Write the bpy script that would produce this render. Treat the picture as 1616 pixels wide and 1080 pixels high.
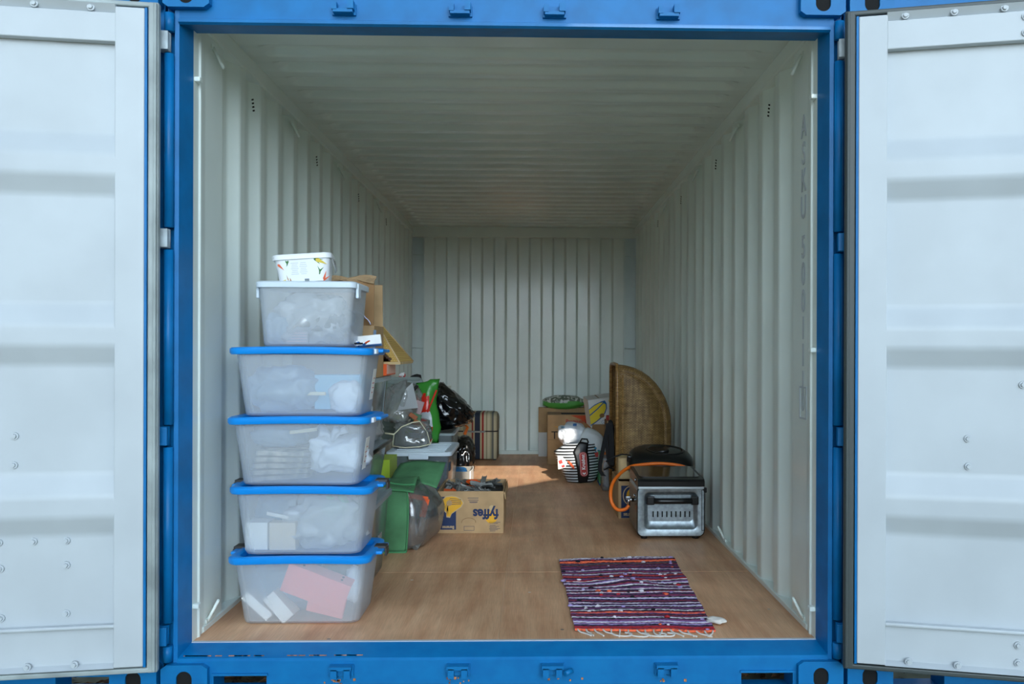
import bpy, bmesh, math, random
from mathutils import Vector, Matrix, noise

# ---------------------------------------------------------------- scene, camera, light
for o in list(bpy.data.objects):
    bpy.data.objects.remove(o)
SC = bpy.context.scene
COL = SC.collection
R = math.radians

cam_d = bpy.data.cameras.new('camera')
cam = bpy.data.objects.new('camera', cam_d)
COL.objects.link(cam)
cam_d.sensor_width = 36.0
cam_d.lens = 36.0 * 1365.9 / 1616
cam_d.shift_x = -67.76 / 1616
cam_d.shift_y = 15.37 / 1616
cam_d.clip_start = 0.05
cam.matrix_world = (Matrix.Translation((0.0977, -3.254, 1.0891)) @ Matrix.Rotation(R(-1.4209), 4, 'Z')
                    @ Matrix.Rotation(R(-0.0557), 4, 'X') @ Matrix.Rotation(R(-0.184), 4, 'Y') @ Matrix.Rotation(R(90), 4, 'X'))
SC.camera = cam

SC.view_settings.view_transform = 'Standard'
SC.view_settings.look = 'None'
SC.view_settings.gamma = 1.0
SC.view_settings.use_curve_mapping = False
SC.view_settings.exposure = 0.76
SC.cycles.transparent_max_bounces = 32
SC.cycles.max_bounces = 12
SC.cycles.diffuse_bounces = 6
SC.cycles.glossy_bounces = 5
SC.cycles.transmission_bounces = 8
SC.cycles.sample_clamp_indirect = 6.0

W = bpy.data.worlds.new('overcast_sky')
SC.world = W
W.use_nodes = True
wn, wl = W.node_tree.nodes, W.node_tree.links
wn.clear()
w_out = wn.new('ShaderNodeOutputWorld')
w_bg = wn.new('ShaderNodeBackground')
w_geo = wn.new('ShaderNodeTexCoord')
w_sep = wn.new('ShaderNodeSeparateXYZ')
w_ramp = wn.new('ShaderNodeValToRGB')
wl.new(w_geo.outputs['Generated'], w_sep.inputs[0])
wl.new(w_sep.outputs['Z'], w_ramp.inputs['Fac'])
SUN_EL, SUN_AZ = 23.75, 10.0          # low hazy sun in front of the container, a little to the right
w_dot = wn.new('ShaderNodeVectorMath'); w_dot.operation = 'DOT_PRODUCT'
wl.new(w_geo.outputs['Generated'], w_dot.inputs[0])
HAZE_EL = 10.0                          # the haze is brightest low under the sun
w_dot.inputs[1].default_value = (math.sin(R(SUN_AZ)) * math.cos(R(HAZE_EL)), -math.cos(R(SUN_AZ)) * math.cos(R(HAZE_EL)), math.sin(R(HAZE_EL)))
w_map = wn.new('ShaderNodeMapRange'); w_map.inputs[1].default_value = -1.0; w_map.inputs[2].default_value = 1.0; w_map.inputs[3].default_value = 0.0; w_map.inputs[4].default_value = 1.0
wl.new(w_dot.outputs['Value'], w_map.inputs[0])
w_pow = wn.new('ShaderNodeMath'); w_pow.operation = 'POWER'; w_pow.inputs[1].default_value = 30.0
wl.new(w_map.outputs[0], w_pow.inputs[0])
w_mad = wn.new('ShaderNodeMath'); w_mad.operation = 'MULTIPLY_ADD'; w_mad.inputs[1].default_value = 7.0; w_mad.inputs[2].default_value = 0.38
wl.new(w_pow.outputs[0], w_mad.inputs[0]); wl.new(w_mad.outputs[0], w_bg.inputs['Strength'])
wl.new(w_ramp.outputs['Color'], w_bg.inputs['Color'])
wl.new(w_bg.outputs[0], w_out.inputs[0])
w_ramp.color_ramp.elements[0].position = 0.0
w_ramp.color_ramp.elements[0].color = (0.76, 0.90, 1.0, 1)
w_ramp.color_ramp.elements[1].position = 0.9
w_ramp.color_ramp.elements[1].color = (0.62, 0.80, 1.0, 1)

sun_d = bpy.data.lights.new('sun', 'SUN')
sun = bpy.data.objects.new('sun', sun_d)
COL.objects.link(sun)
sun_d.energy = 4.2
sun_d.angle = R(0.02)
sun_d.color = (1.0, 0.93, 0.82)
# light travels towards +Y, down
sun.rotation_euler = (R(90 - SUN_EL), 0, R(SUN_AZ))

# ---------------------------------------------------------------- helpers
def srgb(r, g, b):
    def f(c):
        c /= 255.0
        return c / 12.92 if c <= 0.04045 else ((c + 0.055) / 1.055) ** 2.4
    return (f(r), f(g), f(b), 1.0)

MATS = {}
def mk(name, rgb, rough=0.5, metal=0.0, var=0.0, vscale=6.0, bump=0.0, bscale=60.0, stretch=(1, 1, 1), rgb2=None,
       coat=0.0, spec=0.5, bdist=0.002, detail=3.0, lo=0.35, hi=0.65):
    m = bpy.data.materials.new(name)
    m.use_nodes = True
    n, l = m.node_tree.nodes, m.node_tree.links
    b = n['Principled BSDF']
    b.inputs['Base Color'].default_value = srgb(*rgb)
    b.inputs['Roughness'].default_value = rough
    b.inputs['Metallic'].default_value = metal
    b.inputs['Specular IOR Level'].default_value = spec
    b.inputs['Coat Weight'].default_value = coat
    b.inputs['Coat Roughness'].default_value = 0.1
    tc = n.new('ShaderNodeTexCoord')
    mp = n.new('ShaderNodeMapping')
    mp.inputs['Scale'].default_value = stretch
    l.new(tc.outputs['Object'], mp.inputs['Vector'])
    if rgb2 or var:
        nz = n.new('ShaderNodeTexNoise')
        nz.inputs['Scale'].default_value = vscale
        nz.inputs['Detail'].default_value = detail
        l.new(mp.outputs[0], nz.inputs['Vector'])
        cr = n.new('ShaderNodeValToRGB')
        cr.color_ramp.elements[0].position = lo
        cr.color_ramp.elements[1].position = hi
        if rgb2:
            a, c = srgb(*rgb), srgb(*rgb2)
        else:
            a = srgb(*[max(0, v * (1 - var)) for v in rgb])
            c = srgb(*[min(255, v * (1 + var)) for v in rgb])
        cr.color_ramp.elements[0].color = a
        cr.color_ramp.elements[1].color = c
        l.new(nz.outputs['Fac'], cr.inputs['Fac'])
        l.new(cr.outputs['Color'], b.inputs['Base Color'])
    if bump:
        nb = n.new('ShaderNodeTexNoise')
        nb.inputs['Scale'].default_value = bscale
        nb.inputs['Detail'].default_value = 4
        l.new(mp.outputs[0], nb.inputs['Vector'])
        bp = n.new('ShaderNodeBump')
        bp.inputs['Strength'].default_value = bump
        bp.inputs['Distance'].default_value = bdist
        l.new(nb.outputs['Fac'], bp.inputs['Height'])
        l.new(bp.outputs[0], b.inputs['Normal'])
    MATS[name] = m
    return m

def mk_film(name, rgb, clear=0.5, rough=0.15, gloss=0.2, bump=0.0, bscale=20.0, trans=0.5):
    """plastic you can partly see through: transparent + diffuse/translucent + a glossy skin"""
    m = bpy.data.materials.new(name)
    m.use_nodes = True
    n, l = m.node_tree.nodes, m.node_tree.links
    n.clear()
    out = n.new('ShaderNodeOutputMaterial')
    tr = n.new('ShaderNodeBsdfTransparent')
    tr.inputs[0].default_value = (0.97, 0.985, 1, 1)
    df = n.new('ShaderNodeBsdfDiffuse'); df.inputs[0].default_value = srgb(*rgb)
    tl = n.new('ShaderNodeBsdfTranslucent'); tl.inputs[0].default_value = srgb(*rgb)
    m1 = n.new('ShaderNodeMixShader'); m1.inputs[0].default_value = trans
    l.new(df.outputs[0], m1.inputs[1]); l.new(tl.outputs[0], m1.inputs[2])
    m2 = n.new('ShaderNodeMixShader'); m2.inputs[0].default_value = clear
    l.new(m1.outputs[0], m2.inputs[1]); l.new(tr.outputs[0], m2.inputs[2])
    gl = n.new('ShaderNodeBsdfGlossy'); gl.inputs['Roughness'].default_value = rough
    lw = n.new('ShaderNodeLayerWeight'); lw.inputs['Blend'].default_value = 0.35
    mm = n.new('ShaderNodeMath'); mm.operation = 'MULTIPLY_ADD'
    l.new(lw.outputs['Fresnel'], mm.inputs[0]); mm.inputs[1].default_value = gloss; mm.inputs[2].default_value = gloss * 0.15
    m3 = n.new('ShaderNodeMixShader')
    l.new(mm.outputs[0], m3.inputs[0]); l.new(m2.outputs[0], m3.inputs[1]); l.new(gl.outputs[0], m3.inputs[2])
    l.new(m3.outputs[0], out.inputs[0])
    if bump:
        tc = n.new('ShaderNodeTexCoord')
        nb = n.new('ShaderNodeTexNoise'); nb.inputs['Scale'].default_value = bscale; nb.inputs['Detail'].default_value = 3
        l.new(tc.outputs['Object'], nb.inputs['Vector'])
        bp = n.new('ShaderNodeBump'); bp.inputs['Strength'].default_value = bump; bp.inputs['Distance'].default_value = 0.01
        l.new(nb.outputs['Fac'], bp.inputs['Height'])
        for s in (gl, df):
            l.new(bp.outputs[0], s.inputs['Normal'])
    MATS[name] = m
    return m

class MB:
    """collects shapes into one mesh"""
    def __init__(self):
        self.bm = bmesh.new(); self.mi = 0; self.smooth = False
    def faces(self, vs, fs, M=None, smooth=None):
        v = [self.bm.verts.new(M @ Vector(p) if M else p) for p in vs]
        for f in fs:
            try:
                g = self.bm.faces.new([v[i] for i in f])
                g.material_index = self.mi
                g.smooth = self.smooth if smooth is None else smooth
            except ValueError:
                pass
        return v
    def box(self, c, s, M=None, bev=0.0):
        cx, cy, cz = c; a, b, d = s[0] / 2, s[1] / 2, s[2] / 2
        if bev > 0:
            return self.bevbox(c, s, bev, M)
        vs = [(cx + i * a, cy + j * b, cz + k * d) for i in (-1, 1) for j in (-1, 1) for k in (-1, 1)]
        fs = [(0, 1, 3, 2), (4, 6, 7, 5), (0, 4, 5, 1), (2, 3, 7, 6), (0, 2, 6, 4), (1, 5, 7, 3)]
        self.faces(vs, fs, M); return self
    def bevbox(self, c, s, r, M=None, seg=2):
        t = bmesh.new()
        bmesh.ops.create_cube(t, size=1.0)
        for v in t.verts:
            v.co = Vector((v.co.x * s[0], v.co.y * s[1], v.co.z * s[2]))
        bmesh.ops.bevel(t, geom=t.edges[:] , offset=min(r, min(s) * 0.49), segments=seg, profile=0.5, affect='EDGES')
        T = Matrix.Translation(c)
        if M: T = M @ T
        t.verts.index_update()
        self.faces([T @ v.co for v in t.verts], [[v.index for v in f.verts] for f in t.faces], smooth=False)
        t.free(); return self
    def prism(self, poly, axis, a, b, M=None, cap=True):
        """poly in the two other axes (cyclic order x>y>z), extruded along axis"""
        def put(p, h):
            return {'x': (h, p[0], p[1]), 'y': (p[0], h, p[1]), 'z': (p[0], p[1], h)}[axis]
        n = len(poly)
        vs = [put(p, a) for p in poly] + [put(p, b) for p in poly]
        fs = [(i, (i + 1) % n, n + (i + 1) % n, n + i) for i in range(n)]
        if cap: fs += [tuple(range(n)), tuple(range(2 * n - 1, n - 1, -1))]
        self.faces(vs, fs, M); return self
    def tube(self, pts, r, seg=8, closed=False, M=None, caps=True):
        pts = [Vector(p) for p in pts]; n = len(pts)
        rings = []; up = None
        for i, p in enumerate(pts):
            if closed: d = pts[(i + 1) % n] - pts[i - 1]
            else: d = pts[min(i + 1, n - 1)] - pts[max(i - 1, 0)]
            d = d.normalized() if d.length > 1e-9 else Vector((0, 0, 1))
            if up is None:
                up = Vector((0, 0, 1)) if abs(d.z) < 0.9 else Vector((1, 0, 0))
            s = d.cross(up)
            if s.length < 1e-6: s = d.orthogonal()
            s.normalize(); up = s.cross(d).normalized()
            rr = r[i] if isinstance(r, (list, tuple)) else r
            rings.append([p + rr * (math.cos(2 * math.pi * k / seg) * s + math.sin(2 * math.pi * k / seg) * up) for k in range(seg)])
        self.loft(rings, closed_u=closed, cap=caps and not closed, M=M, smooth=True); return self
    def loft(self, rings, closed_u=False, cap=True, M=None, smooth=None, closed_v=True):
        m = len(rings[0]); n = len(rings)
        vs = [p for r_ in rings for p in r_]
        fs = []
        for i in range(n if closed_u else n - 1):
            j = (i + 1) % n
            for k in range(m if closed_v else m - 1):
                q = (k + 1) % m
                fs.append((i * m + k, i * m + q, j * m + q, j * m + k))
        if cap:
            fs.append(tuple(range(m - 1, -1, -1))); fs.append(tuple((n - 1) * m + k for k in range(m)))
        self.faces(vs, fs, M, smooth); return self
    def cyl(self, p0, p1, r0, r1=None, seg=16, M=None):
        r1 = r0 if r1 is None else r1
        a, b = Vector(p0), Vector(p1); d = (b - a).normalized()
        s = d.orthogonal().normalized(); u = d.cross(s)
        ring = lambda p, r_: [p + r_ * (math.cos(2 * math.pi * k / seg) * s + math.sin(2 * math.pi * k / seg) * u) for k in range(seg)]
        n0 = len(self.bm.faces)
        self.loft([ring(a, r0), ring(b, r1)], M=M, smooth=False)
        self.bm.faces.ensure_lookup_table()
        for f in self.bm.faces[n0:]:
            if len(f.verts) == 4: f.smooth = True
        return self
    def blob(self, size, seed=0, amp=0.15, freq=2.0, sub=4, e=0.7, M=None, crease=0.0, cfreq=5.0, shape=None):
        t = bmesh.new()
        bmesh.ops.create_icosphere(t, subdivisions=sub, radius=1.0)
        off = Vector((seed * 7.31, seed * 3.17, seed * 1.93))
        pts = []
        for v in t.verts:
            p = v.co.normalized()
            q = Vector([math.copysign(abs(c) ** e, c) for c in p])
            d = 1 + amp * noise.noise(p * freq + off)
            if crease:
                d += crease * (0.4 - abs(noise.noise(p * cfreq + off)) * 2) + crease * 0.5 * (0.4 - 2 * abs(noise.noise(p * cfreq * 2.3 + off)))
            q *= d
            q = Vector((q.x * size[0] / 2, q.y * size[1] / 2, max(q.z, -0.93) * size[2] / 2))
            if shape: q = Vector(shape(q))
            pts.append(M @ q if M else q)
        t.verts.index_update()
        self.faces(pts, [[v.index for v in f.verts] for f in t.faces], smooth=True)
        t.free(); return self
    def build(self, name, mats, parent=None, loc=None, rot=None, autosmooth=None, solid=0.0):
        me = bpy.data.meshes.new(name)
        bmesh.ops.recalc_face_normals(self.bm, faces=self.bm.faces[:])
        self.bm.to_mesh(me); self.bm.free()
        for m in (mats if isinstance(mats, (list, tuple)) else [mats]): me.materials.append(m)
        if autosmooth is not None:
            me.shade_smooth() if hasattr(me, 'shade_smooth') else None
            me.set_sharp_from_angle(angle=R(autosmooth))
        return obj(name, me, parent, loc, rot, solid)

def obj(name, me, parent=None, loc=None, rot=None, solid=0.0):
    o = bpy.data.objects.new(name, me); COL.objects.link(o)
    if parent: o.parent = parent
    if loc: o.location = loc
    if rot: o.rotation_euler = rot
    if solid:
        s = o.modifiers.new('thickness', 'SOLIDIFY'); s.thickness = solid; s.offset = 0
        if name.startswith('corrugated'):
            n_ = o.modifiers.new('flat_faces_flat', 'WEIGHTED_NORMAL'); n_.weight = 100
    return o

def tag(o, label, cat, group=None, kind=None):
    o['label'] = label; o['category'] = cat
    if group: o['group'] = group
    if kind: o['kind'] = kind
    return o
def thing(name, label, cat, loc=(0, 0, 0), rz=0.0, group=None, kind=None, rot=None):
    o = bpy.data.objects.new(name, None); COL.objects.link(o)
    o.empty_display_size = 0.05
    o.location = loc; o.rotation_euler = rot if rot else (0, 0, rz)
    return tag(o, label, cat, group, kind)
def part_label(o, s):
    o['label'] = s; return o
def copy_of(o, parent, loc=None, rot=None):
    c = o.copy(); COL.objects.link(c); c.parent = parent
    if loc is not None: c.location = loc
    if rot is not None: c.rotation_euler = rot
    return c

def rrect(w, d, r, seg=5, z=0.0, cx=0, cy=0):
    """rounded rectangle ring, counter-clockwise"""
    out = []
    for sx, sy, a0 in ((1, 1, 0), (-1, 1, 90), (-1, -1, 180), (1, -1, 270)):
        for k in range(seg + 1):
            a = R(a0 + 90 * k / seg)
            out.append(Vector((cx + sx * (w / 2 - r) + r * math.cos(a), cy + sy * (d / 2 - r) + r * math.sin(a), z)))
    return out

FRONT = Matrix.Rotation(R(90), 4, 'X')          # XY plane drawing -> upright, facing -Y
def text(s, size, mat, parent, M, bold=0.0, name='lettering', extrude=0.0004, align='CENTER', sx=1.0, sh=0.0):
    cu = bpy.data.curves.new(name, 'FONT')
    cu.body = s; cu.size = size; cu.align_x = align; cu.align_y = 'CENTER'
    cu.extrude = extrude; cu.offset = bold; cu.resolution_u = 3; cu.shear = sh
    t = bpy.data.objects.new(name, cu); COL.objects.link(t)
    dg = bpy.context.evaluated_depsgraph_get()
    me = bpy.data.meshes.new_from_object(t.evaluated_get(dg))
    bpy.data.objects.remove(t); bpy.data.curves.remove(cu)
    me.materials.clear(); me.materials.append(mat)
    for v in me.vertices: v.co.x *= sx
    me.transform(M)
    me.name = name
    return obj(name, me, parent)
def flat(polys, mat, parent, M, name='print', h=0.0004, z0=0.0):
    """thin printed shapes: polygons in the XY plane put in place by M"""
    mb = MB()
    for p in polys: mb.prism(p, 'z', z0, z0 + h, M)
    return mb.build(name, mat, parent)
def circ(cx, cy, r, n=20, ry=None):
    ry = r if ry is None else ry
    return [(cx + r * math.cos(2 * math.pi * k / n), cy + ry * math.sin(2 * math.pi * k / n)) for k in range(n)]
def rect2(cx, cy, w, h):
    return [(cx - w / 2, cy - h / 2), (cx + w / 2, cy - h / 2), (cx + w / 2, cy + h / 2), (cx - w / 2, cy + h / 2)]
def crescent(cx, cy, r, a0, a1, w, n=14, sq=1.0):
    """one banana as a closed outline"""
    o, i = [], []
    for k in range(n + 1):
        t = k / n; a = R(a0 + (a1 - a0) * t)
        ww = w * (0.25 + 0.75 * math.sin(math.pi * min(max(t, 0.02), 0.98)) ** 0.6)
        o.append((cx + (r + ww / 2) * math.cos(a), cy + sq * (r + ww / 2) * math.sin(a)))
        i.append((cx + (r - ww / 2) * math.cos(a), cy + sq * (r - ww / 2) * math.sin(a)))
    return o + i[::-1]

# ---------------------------------------------------------------- materials
white_paint = mk('white_paint', (189, 196, 201), rough=0.42, var=0.02, vscale=3, bump=0.03, bscale=30)
wall_paint = mk('wall_paint', (228, 238, 233), rough=0.3, var=0.02, vscale=2, bump=0.04, bscale=25, coat=0.2)
ceil_paint = mk('ceiling_paint', (222, 233, 228), rough=0.22, var=0.02, vscale=2, bump=0.03, bscale=14, coat=0.25)
blue_paint = mk('blue_paint', (0, 108, 170), rough=0.42, spec=0.3, var=0.05, vscale=9, bump=0.05, bscale=30)
blue_worn = mk('blue_worn_paint', (0, 106, 168), rough=0.45, spec=0.3, rgb2=(2, 115, 176), vscale=14, bump=0.08, bscale=60)
rust = mk('rust', (176, 118, 78), rough=0.9, var=0.3, vscale=60)
gasket_dark = mk('rubber_dark', (66, 74, 74), rough=0.45, bump=0.1, bscale=40)
gasket_sheen = mk('rubber_sheen', (150, 160, 160), rough=0.4, var=0.12, vscale=5, bump=0.1, bscale=30)  # paler copy of the rubber, its reflected light put into the colour
hinge_grey = mk('hinge_grey_paint', (178, 190, 196), rough=0.5, var=0.06, vscale=30)
black_hole = mk('opening_shade', (12, 13, 14), rough=0.9)  # near-black that paints the shade inside holes, slots and gaps

def plywood_material():
    m = mk('plywood', (214, 160, 121), rough=0.5, rgb2=(234, 188, 148), vscale=1.2, stretch=(14, 1.2, 1), detail=6, bump=0.12, bscale=60, bdist=0.0006)
    n, l = m.node_tree.nodes, m.node_tree.links
    b = n['Principled BSDF']
    old = b.inputs['Base Color'].links[0].from_socket
    tc = [x for x in n if x.type == 'TEX_COORD'][0]
    # broad stains
    nz = n.new('ShaderNodeTexNoise'); nz.inputs['Scale'].default_value = 2.2; nz.inputs['Detail'].default_value = 5
    l.new(tc.outputs['Object'], nz.inputs['Vector'])
    cr = n.new('ShaderNodeValToRGB'); cr.color_ramp.elements[0].position = 0.42; cr.color_ramp.elements[1].position = 0.62
    cr.color_ramp.elements[0].color = (0.80, 0.78, 0.76, 1); cr.color_ramp.elements[1].color = (1, 1, 1, 1)
    l.new(nz.outputs['Fac'], cr.inputs['Fac'])
    mx = n.new('ShaderNodeMix'); mx.data_type = 'RGBA'; mx.blend_type = 'MULTIPLY'; mx.inputs[0].default_value = 1
    l.new(old, mx.inputs[6]); l.new(cr.outputs[0], mx.inputs[7])
    # fine fibres across
    wv = n.new('ShaderNodeTexNoise'); wv.inputs['Scale'].default_value = 1; wv.inputs['Detail'].default_value = 2
    mp = n.new('ShaderNodeMapping'); mp.inputs['Scale'].default_value = (240, 9, 1)
    l.new(tc.outputs['Object'], mp.inputs[0]); l.new(mp.outputs[0], wv.inputs['Vector'])
    c2 = n.new('ShaderNodeValToRGB'); c2.color_ramp.elements[0].position = 0.3; c2.color_ramp.elements[1].position = 0.7
    c2.color_ramp.elements[0].color = (0.82, 0.80, 0.78, 1); c2.color_ramp.elements[1].color = (1.06, 1.05, 1.04, 1)
    l.new(wv.outputs['Fac'], c2.inputs['Fac'])
    m2 = n.new('ShaderNodeMix'); m2.data_type = 'RGBA'; m2.blend_type = 'MULTIPLY'; m2.inputs[0].default_value = 0.8
    l.new(mx.outputs[2], m2.inputs[6]); l.new(c2.outputs[0], m2.inputs[7])
    # specks of dirt and paint
    vo = n.new('ShaderNodeTexVoronoi'); vo.inputs['Scale'].default_value = 9
    l.new(tc.outputs['Object'], vo.inputs['Vector'])
    sp = n.new('ShaderNodeMath'); sp.operation = 'LESS_THAN'; sp.inputs[1].default_value = 0.07
    l.new(vo.outputs['Distance'], sp.inputs[0])
    gate = n.new('ShaderNodeSeparateColor'); l.new(vo.outputs['Color'], gate.inputs[0])
    g2 = n.new('ShaderNodeMath'); g2.operation = 'GREATER_THAN'; g2.inputs[1].default_value = 0.72
    l.new(gate.outputs[0], g2.inputs[0])
    mu = n.new('ShaderNodeMath'); mu.operation = 'MULTIPLY'
    l.new(sp.outputs[0], mu.inputs[0]); l.new(g2.outputs[0], mu.inputs[1])
    tone = n.new('ShaderNodeMix'); tone.data_type = 'RGBA'
    l.new(gate.outputs[1], tone.inputs[0]); tone.inputs[6].default_value = srgb(70, 50, 40); tone.inputs[7].default_value = srgb(235, 225, 210)
    m3 = n.new('ShaderNodeMix'); m3.data_type = 'RGBA'
    l.new(mu.outputs[0], m3.inputs[0]); l.new(m2.outputs[2], m3.inputs[6]); l.new(tone.outputs[2], m3.inputs[7])
    l.new(m3.outputs[2], b.inputs['Base Color'])
    return m
plywood = plywood_material()
seam_tan = mk('seam_filler', (222, 190, 155), rough=0.7)

cardboard = mk('cardboard', (178, 146, 106), rough=0.85, var=0.05, vscale=8, bump=0.05, bscale=120)
cardboard_in = mk('cardboard_inside', (160, 132, 98), rough=0.9, var=0.05, vscale=8)
kraft_dark = mk('cardboard_dark', (140, 106, 70), rough=0.9, var=0.08, vscale=5)
lid_blue = mk('lid_blue', (0, 140, 226), rough=0.35, bump=0.02, bscale=20)
clip_dark = mk('clip_dark', (58, 54, 52), rough=0.5)
clip_white = mk('clip_white', (225, 230, 235), rough=0.4)
frosted = mk_film('frosted_plastic', (240, 246, 252), clear=0.765, rough=0.35, gloss=0.2, trans=0.08)
clear_box = mk_film('clear_plastic', (200, 212, 220), clear=0.86, rough=0.12, gloss=0.5, trans=0.4)
clear_lid = mk_film('clear_lid_plastic', (196, 212, 224), clear=0.45, rough=0.25, gloss=0.4, trans=0.4)
white_lid = mk('white_lid_plastic', (214, 226, 236), rough=0.35)
film_white = mk_film('thin_white_film', (244, 247, 250), clear=0.28, rough=0.2, gloss=0.5, bump=0.9, bscale=14)
film_clear = mk_film('clear_film', (226, 230, 230), clear=0.68, rough=0.1, gloss=0.9, bump=0.8, bscale=22, trans=0.3)
film_blue = mk_film('thin_blue_film', (182, 212, 236), clear=0.30, rough=0.3, gloss=0.3, bump=0.6, bscale=12)
bag_white = mk('white_plastic_bag', (214, 220, 228), rough=0.35, bump=0.35, bscale=18, bdist=0.01)
bag_black = mk('black_plastic_bag', (10, 11, 12), rough=0.16, bump=0.35, bscale=22, bdist=0.012, spec=0.8)
fabric_green = mk('green_fabric', (76, 128, 86), rough=0.85, var=0.1, vscale=7, bump=0.35, bscale=16, bdist=0.006)
fabric_black = mk('black_fabric', (20, 20, 22), rough=0.9, bump=0.2, bscale=80)
black_plastic = mk('black_plastic', (14, 15, 16), rough=0.3, bump=0.04, bscale=30)
orange_plastic = mk('orange_plastic', (232, 92, 30), rough=0.4)
hose_orange = mk('orange_rubber', (236, 112, 24), rough=0.45)
grey_plastic = mk('grey_plastic', (104, 104, 100), rough=0.45, var=0.12, vscale=14)
grey_light = mk('light_grey_plastic', (150, 152, 150), rough=0.45, var=0.1, vscale=10)
steel = mk('brushed_steel', (150, 160, 166), rough=0.36, metal=0.85, var=0.08, vscale=40, bump=0.05, bscale=80)
glass_black = mk('black_glass', (8, 9, 10), rough=0.06, coat=0.6)
ink_navy = mk('ink_navy', (26, 44, 84), rough=0.7)
ink_yellow = mk('ink_yellow', (226, 168, 40), rough=0.7)
ink_tan = mk('ink_tan', (196, 168, 126), rough=0.8)
ink_dark = mk('ink_dark', (40, 36, 34), rough=0.7)
ink_red = mk('ink_red', (178, 44, 38), rough=0.5)
ink_white = mk('ink_white', (232, 232, 232), rough=0.6)
ink_orange = mk('ink_orange', (196, 80, 40), rough=0.7)
ink_blue = mk('ink_blue', (22, 88, 150), rough=0.6)
ink_grey = mk('ink_grey', (196, 202, 208), rough=0.7)
ink_green = mk('ink_green', (64, 120, 60), rough=0.6)
ink_teal = mk('ink_teal', (40, 130, 170), rough=0.6)
wood_light = mk('light_wood', (196, 168, 122), rough=0.7, var=0.08, vscale=3, stretch=(1, 10, 1))
pink_card = mk('pink_card', (236, 142, 140), rough=0.7)
paper = mk('paper', (226, 224, 218), rough=0.8, var=0.03, vscale=12)
beige_card = mk('beige_card', (206, 190, 170), rough=0.8)
lime = mk('lime_plastic', (168, 196, 52), rough=0.45)
cream = mk('cream_plastic', (226, 220, 190), rough=0.5)
navy_dark = mk('dark_navy_plastic', (40, 56, 76), rough=0.5)

# ---------------------------------------------------------------- the container shell
def profile(start, end, phase, pitch, f_in, slope, f_out, depth, fil=0.012):
    """trapezoid corrugation as a list of (s, d); d = 0 is the inner face, d = depth the outer one; fillets at each bend"""
    raw = [(start, 0.0)]
    s = phase
    while s + slope * 2 + f_out < end - 0.02:
        if s > start:
            raw += [(s, 0), (s + slope, depth), (s + slope + f_out, depth), (s + 2 * slope + f_out, 0)]
        s += pitch
    raw.append((end, 0.0))
    out = [raw[0]]
    for i in range(1, len(raw) - 1):
        p, a, b = Vector(raw[i]), Vector(raw[i - 1]), Vector(raw[i + 1])
        u, v = (a - p).normalized(), (b - p).normalized()
        k = min(fil, (a - p).length * 0.45, (b - p).length * 0.45)
        q0, q1 = p + u * k, p + v * k
        for t in (0, 0.25, 0.5, 0.75, 1):
            out.append(tuple((1 - t) ** 2 * q0 + 2 * t * (1 - t) * p + t * t * q1))
    out.append(raw[-1])
    return out

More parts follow.
